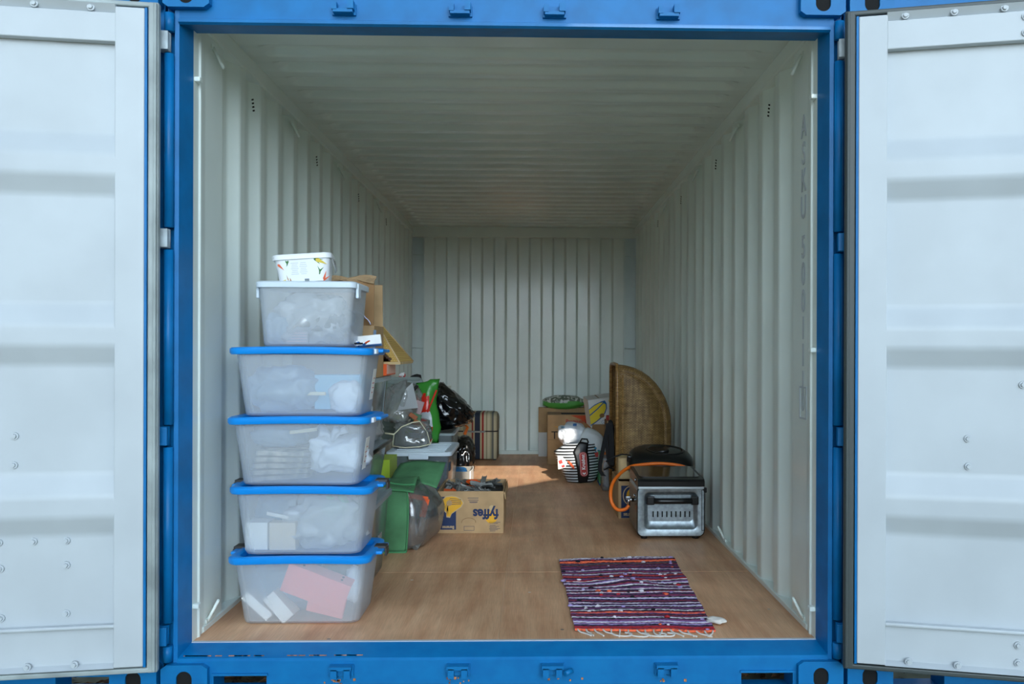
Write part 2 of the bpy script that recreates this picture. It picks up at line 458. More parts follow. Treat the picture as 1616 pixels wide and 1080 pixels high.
WX = 1.176
def side_wall(side, name):
    s = -1 if side == 'left' else 1
    root = thing(name, '%s corrugated white steel side wall of the container' % ('left' if s < 0 else 'right'), 'wall', (s * WX, 0, 0), kind='structure')
    pr = profile(0.13, 5.86, 0.322, 0.278, 0.07, 0.068, 0.072, 0.036)
    mb = MB(); mb.smooth = True
    mb.loft([[(s * d, y, 0.0) for y, d in pr], [(s * d, y, 2.325) for y, d in pr]], cap=False, closed_v=False)
    mb.build('corrugated_panel', wall_paint, root, solid=0.002)
    m = MB(); m.box((s * 0.018, 2.99, 2.356), (0.06, 5.76, 0.075), bev=0.006); m.build('top_rail', wall_paint, root)
    m = MB(); m.box((s * 0.018, 2.99, 0.006), (0.052, 5.76, 0.028), bev=0.004); m.build('bottom_rail', wall_paint, root)
    # front lining next to the door frame, with a raised bead
    m = MB(); m.prism([(s * -0.006, 0.0), (s * -0.006, 0.05), (s * -0.012, 0.056), (s * -0.012, 0.068), (s * -0.006, 0.074), (s * 0.0, 0.135), (s * 0.04, 0.135), (s * 0.04, 0.0)], 'z', -0.004, 2.33)
    m.build('corner_lining', wall_paint, root, autosmooth=30)
    # lashing rings along floor and rail
    def ring(y, z, up):
        m = MB()
        pts = [(s * -0.004 - s * 0.03 * math.sin(R(180 * k / 10)), y - 0.05 + 0.1 * k / 10 * 0.6, z + up * (0.0 + 0.085 * math.sin(R(180 * k / 10)) * 0.7 + 0.02 * k / 10)) for k in range(11)]
        m.tube(pts, 0.0065, 6)
        m.box((s * 0.0, y - 0.02, z), (0.012, 0.09, 0.016))
        return m.build('lashing_ring', wall_paint, root)
    a = ring(0.21, 0.03, 1)
    for y in (1.62, 3.0, 4.4): copy_of(a, root, (0, y - 0.21, 0))
    b = ring(0.25, 2.285, -1)
    for y in (1.36, 2.47, 3.86): copy_of(b, root, (0, y - 0.25, 0))
    # vents: small louvre of slots
    m = MB()
    for k in range(4): m.box((s * -0.0015, 0.0, 0.016 * k), (0.003, 0.022, 0.007), Matrix.Rotation(R(20), 4, 'X'))
    v = m.build('vent_slots', black_hole, root, (0, 0.706, 2.175))
    for y in (1.86, 3.07, 4.25): copy_of(v, root, (0, y, 2.175))
    # small lugs on the lining
    for z in ((2.1, 0.13) if s < 0 else (2.06, 1.095, 0.11)):
        m = MB(); m.box((s * -0.016, 0.02, z), (0.022, 0.03, 0.018), bev=0.004); m.build('lug', wall_paint, root)
    if s > 0:
        # raised, painted-over marking stacked down the lining, read from the top
        z = 1.985
        for ch in 'ASKU 50011':
            if ch != ' ':
                M = Matrix.Translation((-0.0035, 0.175, z)) @ Matrix.Rotation(R(90), 4, 'Z') @ Matrix.Rotation(R(180), 4, 'Z') @ FRONT
                text(ch, 0.128, white_paint, root, M, bold=0.0015, extrude=0.0008, sx=0.75)
            z -= 0.108 if ch != ' ' else 0.05
        text('1', 0.128, white_paint, root, Matrix.Translation((-0.0035, 0.175, z)) @ Matrix.Rotation(R(-90), 4, 'Z') @ FRONT, bold=0.0015, extrude=0.0008, sx=0.75)
        z = 0.885
        text('0', 0.10, white_paint, root, Matrix.Translation((-0.0035, 0.175, z)) @ Matrix.Rotation(R(-90), 4, 'Z') @ FRONT, bold=0.0015, extrude=0.0008, sx=0.75)
        m = MB()
        for dz in (-0.062, 0.062): m.box((-0.002, 0.175, z + dz), (0.004, 0.085, 0.006))
        for dy in (-0.04, 0.04): m.box((-0.002, 0.175 + dy, z), (0.004, 0.006, 0.12))
        m.build('check_digit_frame', white_paint, root)
    return root
side_wall('left', 'wall_left'); side_wall('right', 'wall_right')

# back wall
wb = thing('wall_back', 'corrugated white steel end wall closing the back of the container', 'wall', (0, 5.87, 0), kind='structure')
pr = profile(-1.05, 1.045, -0.955, 0.25, 0.1, 0.018, 0.11, 0.045, fil=0.006)
mb = MB(); mb.smooth = True
mb.loft([[(x, d, 0.0) for x, d in pr], [(x, d, 2.30) for x, d in pr]], cap=False, closed_v=False)
mb.build('corrugated_panel', wall_paint, wb, solid=0.002)
m = MB(); m.box((0, 0.015, 2.335), (2.36, 0.07, 0.11), bev=0.008); m.build('top_rail', wall_paint, wb)
m = MB(); m.box((0, 0.02, 0.012), (2.12, 0.06, 0.05), bev=0.006); m.build('bottom_rail', wall_paint, wb)
for s in (-1, 1):
    m = MB(); m.box((s * 1.15, 0.11, 1.19), (0.21, 0.02, 2.5)); m.box((s * 1.052, 0.055, 1.15), (0.012, 0.12, 2.3))
    cp = m.build('corner_post', wall_paint, wb)
    for z in (0.55, 1.12, 2.1):
        m = MB(); m.tube([(s * 1.06, 0.03, z), (s * 1.175, 0.03, z)], 0.006, 6); m.build('lashing_bar', wall_paint, cp)
m = MB(); m.box((0.23, -0.004, 1.35), (0.085, 0.008, 0.004)); m.box((0.2, -0.005, 1.372), (0.012, 0.012, 0.012)); m.build('weld_mark', wall_paint, wb)

# ceiling
ce = thing('ceiling', 'glossy white corrugated steel ceiling of the container', 'ceiling', (0, 0, 2.39), kind='structure')
pr = profile(0.0, 5.9, 0.47, 0.212, 0.1, 0.03, 0.075, 0.03, fil=0.014)
mb = MB(); mb.smooth = True
xs = [(-1.2, 0), (-1.09, 0), (-1.06, 0.5), (-1.03, 1), (-0.6, 1), (0, 1), (0.6, 1), (1.03, 1), (1.06, 0.5), (1.09, 0), (1.2, 0)]
mb.loft([[(x, y, d * k) for y, d in pr] for x, k in xs], cap=False, closed_v=False)
mb.build('corrugated_roof_sheet', ceil_paint, ce, solid=0.002)
m = MB(); m.box((0, 0.12, -0.004), (2.3, 0.24, 0.006)); m.build('front_gusset_plate', ceil_paint, ce)

# floor of plywood panels
fl = thing('floor', 'brown plywood panel floor inside the container', 'floor', (0, 0, 0), kind='structure')
m = MB(); m.box((0, 2.95, -0.018), (2.36, 5.9, 0.03)); m.build('seam_filler', seam_tan, fl)
rows = [(0.012, 1.006), (1.006, 3.45), (3.45, 5.87)]
for y0, y1 in rows:
    for x0, x1 in ((-1.172, -0.032), (-0.032, 1.172)):
        m = MB(); m.box(((x0 + x1) / 2, (y0 + y1) / 2, -0.009), (x1 - x0 - 0.004, y1 - y0 - 0.005, 0.018))
        m.build('plywood_panel', plywood, fl)
m = MB(); m.box((0, 0.004, -0.004), (2.34, 0.014, 0.01)); part_label(m.build('threshold_strip', white_paint, fl), 'pale strip along the front edge of the floor')

# front frame with corner castings, keepers, hinge pins; the neighbours' frames the same way
def casting(parent, cx, top):
    """steel corner fitting with an oval hole; front face at Y = -0.13"""
    w, hgt, dp = 0.165, 0.118, 0.2
    z0 = 2.315 if top else -0.158
    zc = 2.39 if top else -0.098
    if top: zc = 2.378
    hw, hh = 0.028, (0.05 if top else 0.036)
    m = MB()
    n = 24
    outer, inner = [], []
    for k in range(n):
        a = 2 * math.pi * (k + 0.5) / n
        c, s_ = math.cos(a), math.sin(a)
        q = max(abs(c), abs(s_))
        outer.append((cx + c / q * w / 2, z0 + hgt / 2 + s_ / q * hgt / 2))
        inner.append((cx + hw * c, zc + (hh - hw) * (1 if s_ > 0 else -1) + hw * s_))
    if top: inner = [(x, min(z, z0 + hgt - 0.006)) for x, z in inner]
    m.loft([[(x, -0.12, z) for x, z in outer], [(x, -0.13, z) for x, z in outer], [(x, -0.13, z) for x, z in inner], [(x, -0.10, z) for x, z in inner]], cap=False)
    m.prism(outer, 'y', -0.12, 0.05)
    o = m.build('corner_casting', blue_worn, parent)
    d = MB(); d.prism([(cx + (x - cx) * 0.98, zc + (z - zc) * 0.98) for x, z in inner], 'y', -0.123, -0.1205)
    part_label(d.build('casting_hole', black_hole, o), 'black plate for the shade in the oval opening of the corner fitting')
    return o

def frame(name, xc, label, own=False):
    root = thing(name, label, 'container frame', (xc, 0, 0), kind='structure')
    for s in (-1, 1):
        m = MB()
        m.prism([(s * 1.17, 0.0), (s * 1.182, -0.1), (s * 1.197, -0.102), (s * 1.2, -0.075), (s * 1.233, -0.075), (s * 1.233, 0.12), (s * 1.178, 0.12), (s * 1.178, 0.0)], 'z', -0.12, 2.42)
        m.build('post', blue_paint, root)
        casting(root, s * 1.148, True); casting(root, s * 1.148, False)
        if own:
            zs = [-0.035, 0.027, 0.106, 0.742, 0.817, 1.45, 1.525, 2.154, 2.228, 2.30]
            for a, b in ((0, 1), (2, 3), (4, 5), (6, 7), (8, 9)):
                m = MB(); m.cyl((s * 1.213, -0.112, zs[a] + 0.003), (s * 1.213, -0.112, zs[b] - 0.003), 0.017, seg=14)
                m.box((s * 1.213, -0.088, (zs[a] + zs[b]) / 2), (0.03, 0.04, zs[b] - zs[a] - 0.02))
                m.build('hinge_post', blue_paint, root)
    # header: deep plate with a rolled lower lip
    m = MB()
    m.prism([(-0.1, 2.44), (-0.1, 2.285), (-0.112, 2.28), (-0.112, 2.268), (-0.1, 2.262), (0.0, 2.278), (0.03, 2.278), (0.03, 2.44)], 'x', -1.182, 1.182)
    m.build('header', blue_paint, root, autosmooth=25)
    # sill: sloped tread, rounded nose, front plate pierced by two forklift pockets
    m = MB()
    m.prism([(0.0, -0.001), (-0.085, -0.021), (-0.1, -0.026), (-0.107, -0.034), (-0.107, -0.085), (0.03, -0.085), (0.03, -0.012), (0.0, -0.012)], 'x', -1.182, 1.182)
    for x0, x1 in ((-1.07, -1.052), (-0.862, 0.862), (1.052, 1.07)):
        m.box(((x0 + x1) / 2, -0.05, -0.125), (x1 - x0, 0.11, 0.08))
    for s in (-1, 1):
        m.box((s * 0.957, -0.105, -0.081), (0.2, 0.018, 0.008)); m.box((s * 0.957, 0.12, -0.125), (0.19, 0.01, 0.08))
        m.box((s * 0.957, -0.05, -0.162), (0.2, 0.12, 0.012))
    m.build('sill', blue_worn, root, autosmooth=25)
    # lock keepers
    for top in (True, False):
        for x in (-0.59, -0.171, 0.17, 0.585):
            m = MB(); z = 2.32 if top else -0.066
            yy = -0.1 if top else -0.107
            m.box((x, yy - 0.005, z), (0.085, 0.012, 0.04))
            if top:
                m.box((x, yy - 0.022, z - 0.012), (0.07, 0.03, 0.012)); m.box((x - 0.03, yy - 0.022, z + 0.004), (0.018, 0.034, 0.026)); m.box((x + 0.028, yy - 0.024, z + 0.008), (0.022, 0.036, 0.03))
            else:
                m.box((x, yy - 0.02, z + 0.014), (0.078, 0.034, 0.013)); m.box((x - 0.024, yy - 0.02, z - 0.006), (0.022, 0.034, 0.034)); m.box((x + 0.024, yy - 0.02, z - 0.006), (0.022, 0.034, 0.034))
            if not top and abs(x - 0.17) < 0.01: m.cyl((x + 0.045, yy - 0.04, z - 0.006), (x + 0.07, yy - 0.02, z - 0.002), 0.01, seg=8)
            m.build('lock_keeper', blue_worn, root)
    if own:
        m = MB(); rnd = random.Random(4)
        for k in range(26):
            x = -1.15 + 0.7 * rnd.random() ** 2; m.box((x, -0.087, -0.0195), (0.02 + 0.02 * rnd.random(), 0.006, 0.0012), Matrix.Translation((0, 0, -0.0016)))
        for k in range(26):
            x = rnd.choice((-0.59, -0.171, 0.17, 0.585)) + rnd.gauss(0, 0.05); z = -0.11 + rnd.gauss(0, 0.008); w_ = 0.003 + 0.007 * rnd.random()
            m.box((x, -0.1075, max(-0.15, min(z, -0.09))), (w_, 0.003, w_))
        r_ = m.build('rust_flakes', rust, root); r_['kind'] = 'stuff'
    else:
        m = MB(); m.box((0, 0.02, 1.13), (2.34, 0.04, 2.28)); m.build('closed_door', blue_paint, root)
    return root
frame('trim_1', 0, 'blue steel door frame around the open container', own=True)
frame('trim_2', -2.476, 'blue front of the neighbouring container on the left, mostly behind the white door')
frame('trim_3', 2.476, 'blue front of the neighbouring container on the right, mostly behind the white door')

# ---------------------------------------------------------------- the two open doors
def door(name, s, hx, ang, label, bolts):
    root = thing(name, label, 'door', (hx, -0.2, 0), kind='structure', rot=(0, 0, R(ang)))
    Wd = 1.17
    # corrugated panel: profile in (z, y)
    pts = [(0.0, 0.036)]
    for z0 in (0.444, 1.036, 1.628):
        pts += [(z0, 0.036), (z0 + 0.066, 0.0015), (z0 + 0.137, 0.0015), (z0 + 0.212, 0.036)]
    pts.append((2.2, 0.036))
    out = [pts[0]]
    for i in range(1, len(pts) - 1):
        p, a, b = Vector(pts[i]), Vector(pts[i - 1]), Vector(pts[i + 1])
        q0, q1 = p + (a - p).normalized() * 0.014, p + (b - p).normalized() * 0.014
        for t in (0, 0.33, 0.67, 1): out.append(tuple((1 - t) ** 2 * q0 + 2 * t * (1 - t) * p + t * t * q1))
    out.append(pts[-1])
    mb = MB(); mb.smooth = True
    mb.loft([[(s * 0.135, y, z) for z, y in out], [(s * 1.06, y, z) for z, y in out]], cap=False, closed_v=False)
    mb.build('corrugated_panel', white_paint, root, solid=0.003)
    m = MB(); m.box((s * Wd / 2, 0.05, 1.13), (Wd - 0.06, 0.012, 2.28)); part_label(m.build('outer_skin', blue_paint, root), 'blue outside face of the door')
    for u0, u1 in ((0.046, 0.142), (1.04, 1.13)):
        m = MB(); m.box((s * (u0 + u1) / 2, 0.02, 1.131), (u1 - u0, 0.04, 2.295), bev=0.003); m.build('stile', white_paint, root)
        # ragged blue edge left by the brush
        m = MB(); e = u0 - 0.004 if u0 < 0.5 else u1 + 0.004
        m.box((s * e, 0.022, 1.131), (0.009, 0.038, 2.30)); part_label(m.build('edge_strip', blue_paint, root), 'narrow strip of blue paint along the stile')
    m = MB(); m.box((s * 0.59, 0.018, 2.206), (0.9, 0.036, 0.1), bev=0.003)
    m.prism([(-0.008, 2.284), (0.014, 2.257), (0.03, 2.257), (0.03, 2.284)], 'x', s * 0.14, s * 1.04)
    m.build('top_rail', white_paint, root)
    m = MB(); m.box((s * 0.59, 0.016, 0.127), (0.9, 0.026, 0.012), bev=0.004); m.box((s * 0.59, 0.03, 0.05), (0.9, 0.012, 0.15))
    m.prism([(-0.004, -0.016), (0.03, -0.002), (0.03, -0.016)], 'x', s * 0.14, s * 1.04)
    m.build('bottom_rail', white_paint, root)
    gm = gasket_sheen if s < 0 else gasket_dark
    m = MB()
    for (u, z, w_, h_) in ((0.018, 1.131, 0.036, 2.346), (1.152, 1.131, 0.036, 2.346)):
        m.box((s * u, 0.02, z), (w_, 0.03, h_), bev=0.006)
        m.box((s * (u - 0.008), 0.0, z), (0.012, 0.016, h_ - 0.01), bev=0.005)
    m.box((s * 0.585, 0.02, 2.294), (1.12, 0.03, 0.018), bev=0.005); m.box((s * 0.585, 0.02, -0.032), (1.12, 0.03, 0.018), bev=0.005)
    m.build('gasket', gm, root)
    for z, c in ((2.191, hinge_grey), (1.487, hinge_grey if s < 0 else blue_paint), (0.78, blue_paint), (0.066, blue_paint)):
        m = MB(); m.box((s * 0.0, 0.06, z), (0.034, 0.012, 0.066), bev=0.002)
        m.cyl((s * -0.001 + (0), 0.0 + 0.088, z - 0.034), (s * -0.001, 0.088, z + 0.034), 0.018, seg=12)
        m.box((s * -0.001, 0.07, z), (0.03, 0.03, 0.064), bev=0.002)
        m.build('hinge', c, root)
    m = MB(); m.cyl((0, 0, 0), (0, -0.006, 0), 0.0135, 0.0125, seg=10); m.cyl((0, -0.006, 0), (0, -0.013, 0), 0.0085, 0.007, seg=6)
    me = m.build('bolt', white_paint, root)
    first = True
    for (u, z, y) in bolts:
        if first: me.location = (s * u, y, z); first = False
        else: copy_of(me, root, (s * u, y, z))
    return root
PY = 0.034
door('door_1', -1, -1.214, 8.0, 'open left container door, white inside face with rubber edge paled by a painted sheen', [
    (0.47, 0.79, PY), (0.473, 0.69, PY), (0.52, 0.425, PY), (0.41, 0.425, PY), (0.305, 0.425, PY), (0.515, 0.335, PY), (0.305, 0.34, PY), (0.512, 0.165, PY), (0.305, 0.172, PY), (0.42, 0.0, 0.012), (0.27, 0.0, 0.012), (0.22, 2.27, 0.004), (0.4, 2.27, 0.004)])
door('door_2', 1, 1.204, -14.0, 'open right container door, white inside face with black rubber edge', [
    (0.415, 0.787, PY), (0.417, 0.69, PY), (0.585, 2.235, 0.0), (0.585, 2.16 + 0.02, 0.0), (0.59, 0.977, PY), (0.2, 2.27, 0.004), (0.36, 2.27, 0.004), (0.52, 2.27, 0.004), (0.575, 0.08, 0.024), (0.575, 0.02, 0.024), (0.22, 0.0, 0.012), (0.38, 0.0, 0.012)])

# ---------------------------------------------------------------- outside: ground, roofs, assumed hedge and added sun blocker behind the camera
ground_mat = mk('ground', (120, 122, 92), rough=0.95, rgb2=(158, 152, 128), vscale=2.5, detail=8, bump=0.4, bscale=14, bdist=0.02)
g = MB(); g.box((0, -6, -0.26), (90, 60, 0.1)); tag(g.build('ground', ground_mat), 'bare ground with short grass under the containers', 'ground', kind='structure')
leaf_mat = mk('dry_leaves', (116, 84, 54), rough=0.9, rgb2=(70, 52, 36), vscale=30)
m = MB(); rnd = random.Random(7)
for k in range(420):
    s_ = rnd.choice((-1, 1)); x = s_ * (0.957 + rnd.uniform(-0.16, 0.16)) if k % 3 else s_ * (1.52 + rnd.uniform(-0.13, 0.2)); y = rnd.uniform(-0.1, 0.5)
    M = Matrix.Translation((x, y, -0.2 + rnd.uniform(0, 0.035))) @ Matrix.Rotation(rnd.uniform(0, 6.3), 4, 'Z') @ Matrix.Rotation(rnd.uniform(-0.8, 0.8), 4, 'X')
    m.faces([(-0.03, 0, 0), (0, -0.014, 0.004), (0.03, 0, 0), (0, 0.014, 0.004)], [(0, 1, 2, 3)], M)
o = m.build('fallen_leaves', leaf_mat); tag(o, 'dry brown leaves lying in the forklift pockets', 'leaves', kind='stuff')
roof_m = MB()
roof_m.box((0, 2.95, 2.47), (2.46, 6.1, 0.03)); roof_m.box((0, 5.99, 1.15), (2.46, 0.03, 2.66)); roof_m.box((-1.236, 3.0, 1.15), (0.006, 5.9, 2.6)); roof_m.box((1.236, 3.0, 1.15), (0.006, 5.9, 2.6))
tag(roof_m.build('trim_4', blue_paint), 'blue outer skin of the container, seen from outside only', 'container skin', kind='structure')
hedge_mat = mk('hedge_leaves', (52, 84, 40), rough=0.8, rgb2=(92, 122, 62), vscale=3, bump=0.6, bscale=9, bdist=0.1)
m = MB(); m.smooth = True
n_ = 60
m.loft([[Vector((-26 + 52 * k / n_, -24 + dy + noise.noise((k * 0.5, i, 3.0)) * 0.7, z * (1 + 0.22 * noise.noise((k * 0.31, 1.7, i * 0.2))))) for k in range(n_ + 1)]
        for i, (dy, z) in enumerate(((0.9, -0.2), (1.1, 0.9), (0.9, 1.8), (0, 2.3), (-1, 1.8), (-1.2, 0.8), (-1, -0.2)))], cap=False, closed_v=False)
tag(m.build('hedge', hedge_mat), 'unseen green hedge assumed across the yard behind the viewer', 'hedge', kind='structure')  # out of view, put in to hold back horizon light and bounce green
blocker_mat = mk('blocker_grey', (170, 168, 160), rough=0.9)
T_ = math.tan(R(SUN_EL)); HD = 150.0
hs = thing('sun_blocker', 'wide building with a sun notch, added unseen far behind the viewer', 'blocker', (HD * math.sin(R(SUN_AZ)), -HD * math.cos(R(SUN_AZ)), 0), R(SUN_AZ), kind='structure')  # unseen, added only to block the sun outside the floor patch
lit = lambda u: (3.19 + 0.787 * u + HD) * T_          # sloping notch edge, shaped to draw the sun patch on the floor
top = lambda u: (HD - 0.1 - u * math.tan(R(SUN_AZ))) * T_ + 2.8  # height set to keep the sun off the doors and header
m = MB(); m.prism([(-3.2, -0.2), (3.2, -0.2), (3.2, top(3.2)), (1.12, top(1.12)), (1.12, lit(1.12)), (0.2, lit(0.2)), (0.2, top(0.2)), (-3.2, top(-3.2))], 'y', -4, 0); m.build('block', blocker_mat, hs)
m = MB(); m.prism([(0.0, top(0.0) - 0.53), (1.3, top(1.3) - 0.53), (1.3, top(1.3)), (0.0, top(0.0))], 'y', -0.03, 0.02); m.build('notch_cap', blocker_mat, hs)  # added strip across the notch, keeps the sun off the header
#--PART3--
# ---------------------------------------------------------------- stack of storage boxes by the left wall
def tub(name, label, loc, rz, w0, d0, w1, d1, h, body_mat, group=None, r=0.045, wall=0.003, foot=True):
    """tapered translucent tub: w0 x d0 at the bottom, w1 x d1 at the rim; origin at the bottom centre"""
    root = thing(name, label, 'storage box', loc, rz, group)
    m = MB(); m.smooth = True
    prof = [(0.0, -0.012, 0.0), (0.0, -0.004, 0.002), (0.006, 0.0, 0.008)]
    rings = []
    def ring(t, off, z):
        return rrect(w0 + (w1 - w0) * t + 2 * off, d0 + (d1 - d0) * t + 2 * off, r, 5, z)
    rings += [ring(0, -0.012, 0.0), ring(0, -0.003, 0.003), ring(0.03, 0, 0.012), ring(0.5, 0, h * 0.5), ring(0.94, 0, h * 0.94), ring(1, 0, h), ring(1, -wall, h), ring(0.5, -wall, h * 0.5), ring(0.03, -wall, 0.012), ring(0, -0.014, 0.004)]
    m.loft(rings, cap=True, smooth=True)
    m.build('tub', body_mat, root, autosmooth=50)
    return root

def blue_lid(root, w, d, h, clips, seed):
    """blue snap-on lid: rolled rim, sunken top, tongue with a clip at each short end"""
    rnd = random.Random(seed)
    m = MB(); rings = []
    wav = [rnd.uniform(-0.003, 0.003) for _ in range(4)]
    def ring(off, z):
        out = rrect(w + 2 * off, d + 2 * off, 0.05, 6, z)
        pts = []
        for p in out:
            pts.append(p)
        # add points along the front edge so the rim can bow
        res = []
        for i, p in enumerate(out):
            q = out[(i + 1) % len(out)]
            res.append(p)
            if (q - p).length > 0.1:
                for k in range(1, 8): res.append(p.lerp(q, k / 8))
        return [Vector((p.x, p.y, p.z + 0.005 * math.cos(math.pi * p.x / w * 1.0) * (1 if p.y < 0 else 0.4) + wav[0] * p.x / w)) for p in res]
    for off, z in ((-0.006, h - 0.022), (0.006, h - 0.022), (0.010, h - 0.014), (0.010, h + 0.001), (0.004, h + 0.006), (-0.016, h + 0.006), (-0.024, h + 0.002), (-0.030, h - 0.014), (-0.030, h - 0.018)):
        rings.append(ring(off, z))
    m.loft(rings, cap=True, smooth=True)
    lid = m.build('lid', lid_blue, root, autosmooth=40)
    for s, cm in ((-1, clips), (1, clips)):
        t = MB(); t.box((s * (w / 2 + 0.018), 0.03, h - 0.006), (0.034, 0.17, 0.014), bev=0.005)
        t.build('lid_tongue', lid_blue, lid)
        c = MB()
        if cm is clip_dark:
            c.box((s * (w / 2 + 0.016), 0.03, h + 0.004), (0.05, 0.06, 0.012), bev=0.003); c.box((s * (w / 2 + 0.04), 0.03, h - 0.016), (0.008, 0.06, 0.03), bev=0.002)
        else:
            c.box((s * (w / 2 + 0.004), -0.1, h - 0.008), (0.03, 0.05, 0.02), bev=0.003)
        part_label(c.build('clip', cm, lid), 'dark brown snap clip' if cm is clip_dark else 'white label tab')
    return lid
BW, BD, BH = 0.545, 0.36, 0.272
STX, STY = -0.826, 0.355
GB = 'blue-lidded boxes stacked by the left wall'
specs = [('translucent box with blue lid at the bottom of the stack, pink folder inside', clip_dark, 0, 0.0),
         ('second blue-lidded translucent box from the floor, beige cartons inside', clip_dark, 0.004, 0.6),
         ('third blue-lidded translucent box from the floor, knotted white bag inside', clip_white, -0.004, -0.8),
         ('topmost blue-lidded translucent box of the stack, pale blue bag inside', clip_white, 0.002, 0.5)]
BZ = []
for i, (lab, cl, dx, rz) in enumerate(specs):
    z = i * (BH + 0.0035)
    BZ.append(z)
    b = tub('storage_box', lab, (STX + dx, STY, z), R(rz), 0.46, 0.30, BW - 0.02, BD - 0.02, BH - 0.004, frosted, GB)
    blue_lid(b, BW, BD, BH - 0.006, cl, i)
    if cl is clip_white:
        # printed sticker on the right end
        m = MB(); m.prism(rect2(0.05 if i == 3 else -0.06, 0.12, 0.07, 0.13), 'x', 0.2485, 0.2493, None)
        st = m.build('sticker', paper, b, rot=(0, R(8), 0), loc=(-0.016, 0, 0.036)); part_label(st, 'white printed sticker on the end of the box')
        p2 = MB()
        for k in range(4): p2.prism(rect2((0.05 if i == 3 else -0.06) + 0.008 * (k % 2), 0.085 + k * 0.02, 0.03 + 0.008 * (k % 3), 0.005), 'x', 0.2494, 0.2497)
        part_label(p2.build('print', mk('faded_red_%d' % i, (196, 140, 132), rough=0.7), st), 'faded red print on the sticker')

def crumpled(name, label, cat, loc, size, mat, seed, rz=0.0, amp=0.22, freq=1.7, crease=0.14, cf=3.0, e=0.75, sub=4, group=None, knot=None, shape=None):
    m = MB(); m.blob(size, seed, amp, freq, sub, e, Matrix.Translation((0, 0, size[2] * 0.47)), crease, cf, shape)
    if knot:
        kx, ky, kz, kr = knot
        for k in range(5):
            a = k * 1.3
            m.tube([(kx, ky, kz), (kx + kr * 0.5 * math.cos(a), ky + kr * 0.3 * math.sin(a), kz + kr * 0.6), (kx + kr * 1.2 * math.cos(a), ky + kr * 0.7 * math.sin(a), kz + kr * (0.9 + 0.3 * math.sin(3 * a)))], [kr * 0.3, kr * 0.22, kr * 0.35], 6)
    o = m.build(name, mat); o.location = loc; o.rotation_euler = (0, 0, rz)
    return tag(o, label, cat, group)
def slab(name, label, cat, loc, size, mat, rot=(0, 0, 0), bev=0.003, group=None):
    m = MB(); m.box((0, 0, 0), size, bev=bev); o = m.build(name, mat, None, loc, rot); return tag(o, label, cat, group)

# contents of the bottom box
z = 0.012
def folder(label, loc, rot):
    f = thing('ring_binder', label, 'binder', loc, rot=rot)
    m = MB(); m.box((0, 0, 0.13), (0.26, 0.055, 0.006)); m.box((0, -0.027, 0.065), (0.26, 0.004, 0.13)); m.box((0, 0.027, 0.065), (0.26, 0.004, 0.13)); m.build('cover', pink_card, f)
    m = MB(); m.box((0, 0, 0.062), (0.25, 0.045, 0.12)); part_label(m.build('pages', paper, f), 'white sheets inside')
    for x in (-0.075, 0.085):
        for y in (-0.008, 0.012):
            m = MB(); m.cyl((x, y, 0.133), (x, y, 0.1345), 0.005, seg=8); m.build('rivet', ink_dark, f)
    return f
folder('pink ring binder lying slanted in the bottom box, two rivet holes on its edge', (-0.79, 0.262, 0.088), (R(18), R(22), R(2)))
slab('pink_folder', 'pink card folder under the pink binder in the bottom box', 'folder', (-0.735, 0.265, 0.062), (0.15, 0.02, 0.085), pink_card, (R(6), R(14), 0))
slab('white_book', 'white paper block leaning in the bottom box, left one of two', 'book', (-1.0, 0.26, 0.065), (0.036, 0.10, 0.135), paper, (R(-8), R(-48), R(8)))
slab('white_book', 'white paper block leaning in the bottom box, right one of two', 'book', (-0.915, 0.265, 0.06), (0.055, 0.10, 0.125), paper, (R(-6), R(-42), R(4)))
crumpled('plastic_bag', 'thin bluish plastic bag filling the left of the bottom box', 'bag', (-0.93, 0.39, z), (0.30, 0.19, 0.23), film_blue, 3)
crumpled('paper_wad', 'crumpled white paper at the right end of the bottom box', 'paper', (-0.635, 0.30, 0.06), (0.06, 0.09, 0.15), bag_white, 12, amp=0.4, sub=3)
# second
z = BZ[1] + 0.012
slab('beige_carton', 'pale beige carton standing at the front of the second box', 'carton', (-0.905, 0.265, z + 0.055), (0.105, 0.06, 0.11), beige_card)
slab('white_carton', 'white carton at the left of the second box', 'carton', (-1.01, 0.29, z + 0.055), (0.09, 0.10, 0.11), paper)
crumpled('plastic_bag', 'white film bag filling the middle of the second box', 'bag', (-0.76, 0.345, z), (0.30, 0.24, 0.21), film_white, 21, crease=0.25, amp=0.35)
crumpled('plastic_bag', 'blue film bag at the back of the second box', 'bag', (-0.95, 0.42, z), (0.22, 0.14, 0.22), film_blue, 25)
slab('white_paddle', 'white flat stick lying across the second box', 'stick', (-0.93, 0.262, z + 0.135), (0.09, 0.02, 0.014), paper, (0, R(12), 0))
crumpled('green_cloth', 'green cloth showing through the second box', 'cloth', (-0.71, 0.31, z + 0.13), (0.10, 0.10, 0.08), mk('pale_green_cloth', (120, 190, 160), rough=0.9), 31, sub=3)
# third
z = BZ[2] + 0.012
crumpled('plastic_bag', 'knotted white plastic carrier bag in the third box', 'bag', (-0.70, 0.31, z + 0.03), (0.22, 0.18, 0.15), bag_white, 5, crease=0.22, amp=0.3, knot=(-0.02, -0.03, 0.13, 0.05))
for k in range(5):
    slab('newspaper', ['topmost', 'second', 'middle', 'fourth', 'lowest'][4 - k] + ' folded newspaper of the five in the third box', 'newspaper', (-0.91, 0.32, z + 0.016 + k * 0.024), (0.24 - 0.008 * k, 0.20, 0.018), mk('newsprint_%d' % k, (146 + 9 * k, 140 + 8 * k, 132 + 6 * k), rough=0.9, rgb2=(96, 100, 104), vscale=24), (0, R(-5 + 2 * k), R(3 * k - 6)), group='newspapers in the third box')
crumpled('plastic_bag', 'blue film bag on the newspapers in the third box', 'bag', (-0.95, 0.36, z + 0.13), (0.22, 0.2, 0.10), film_blue, 8)
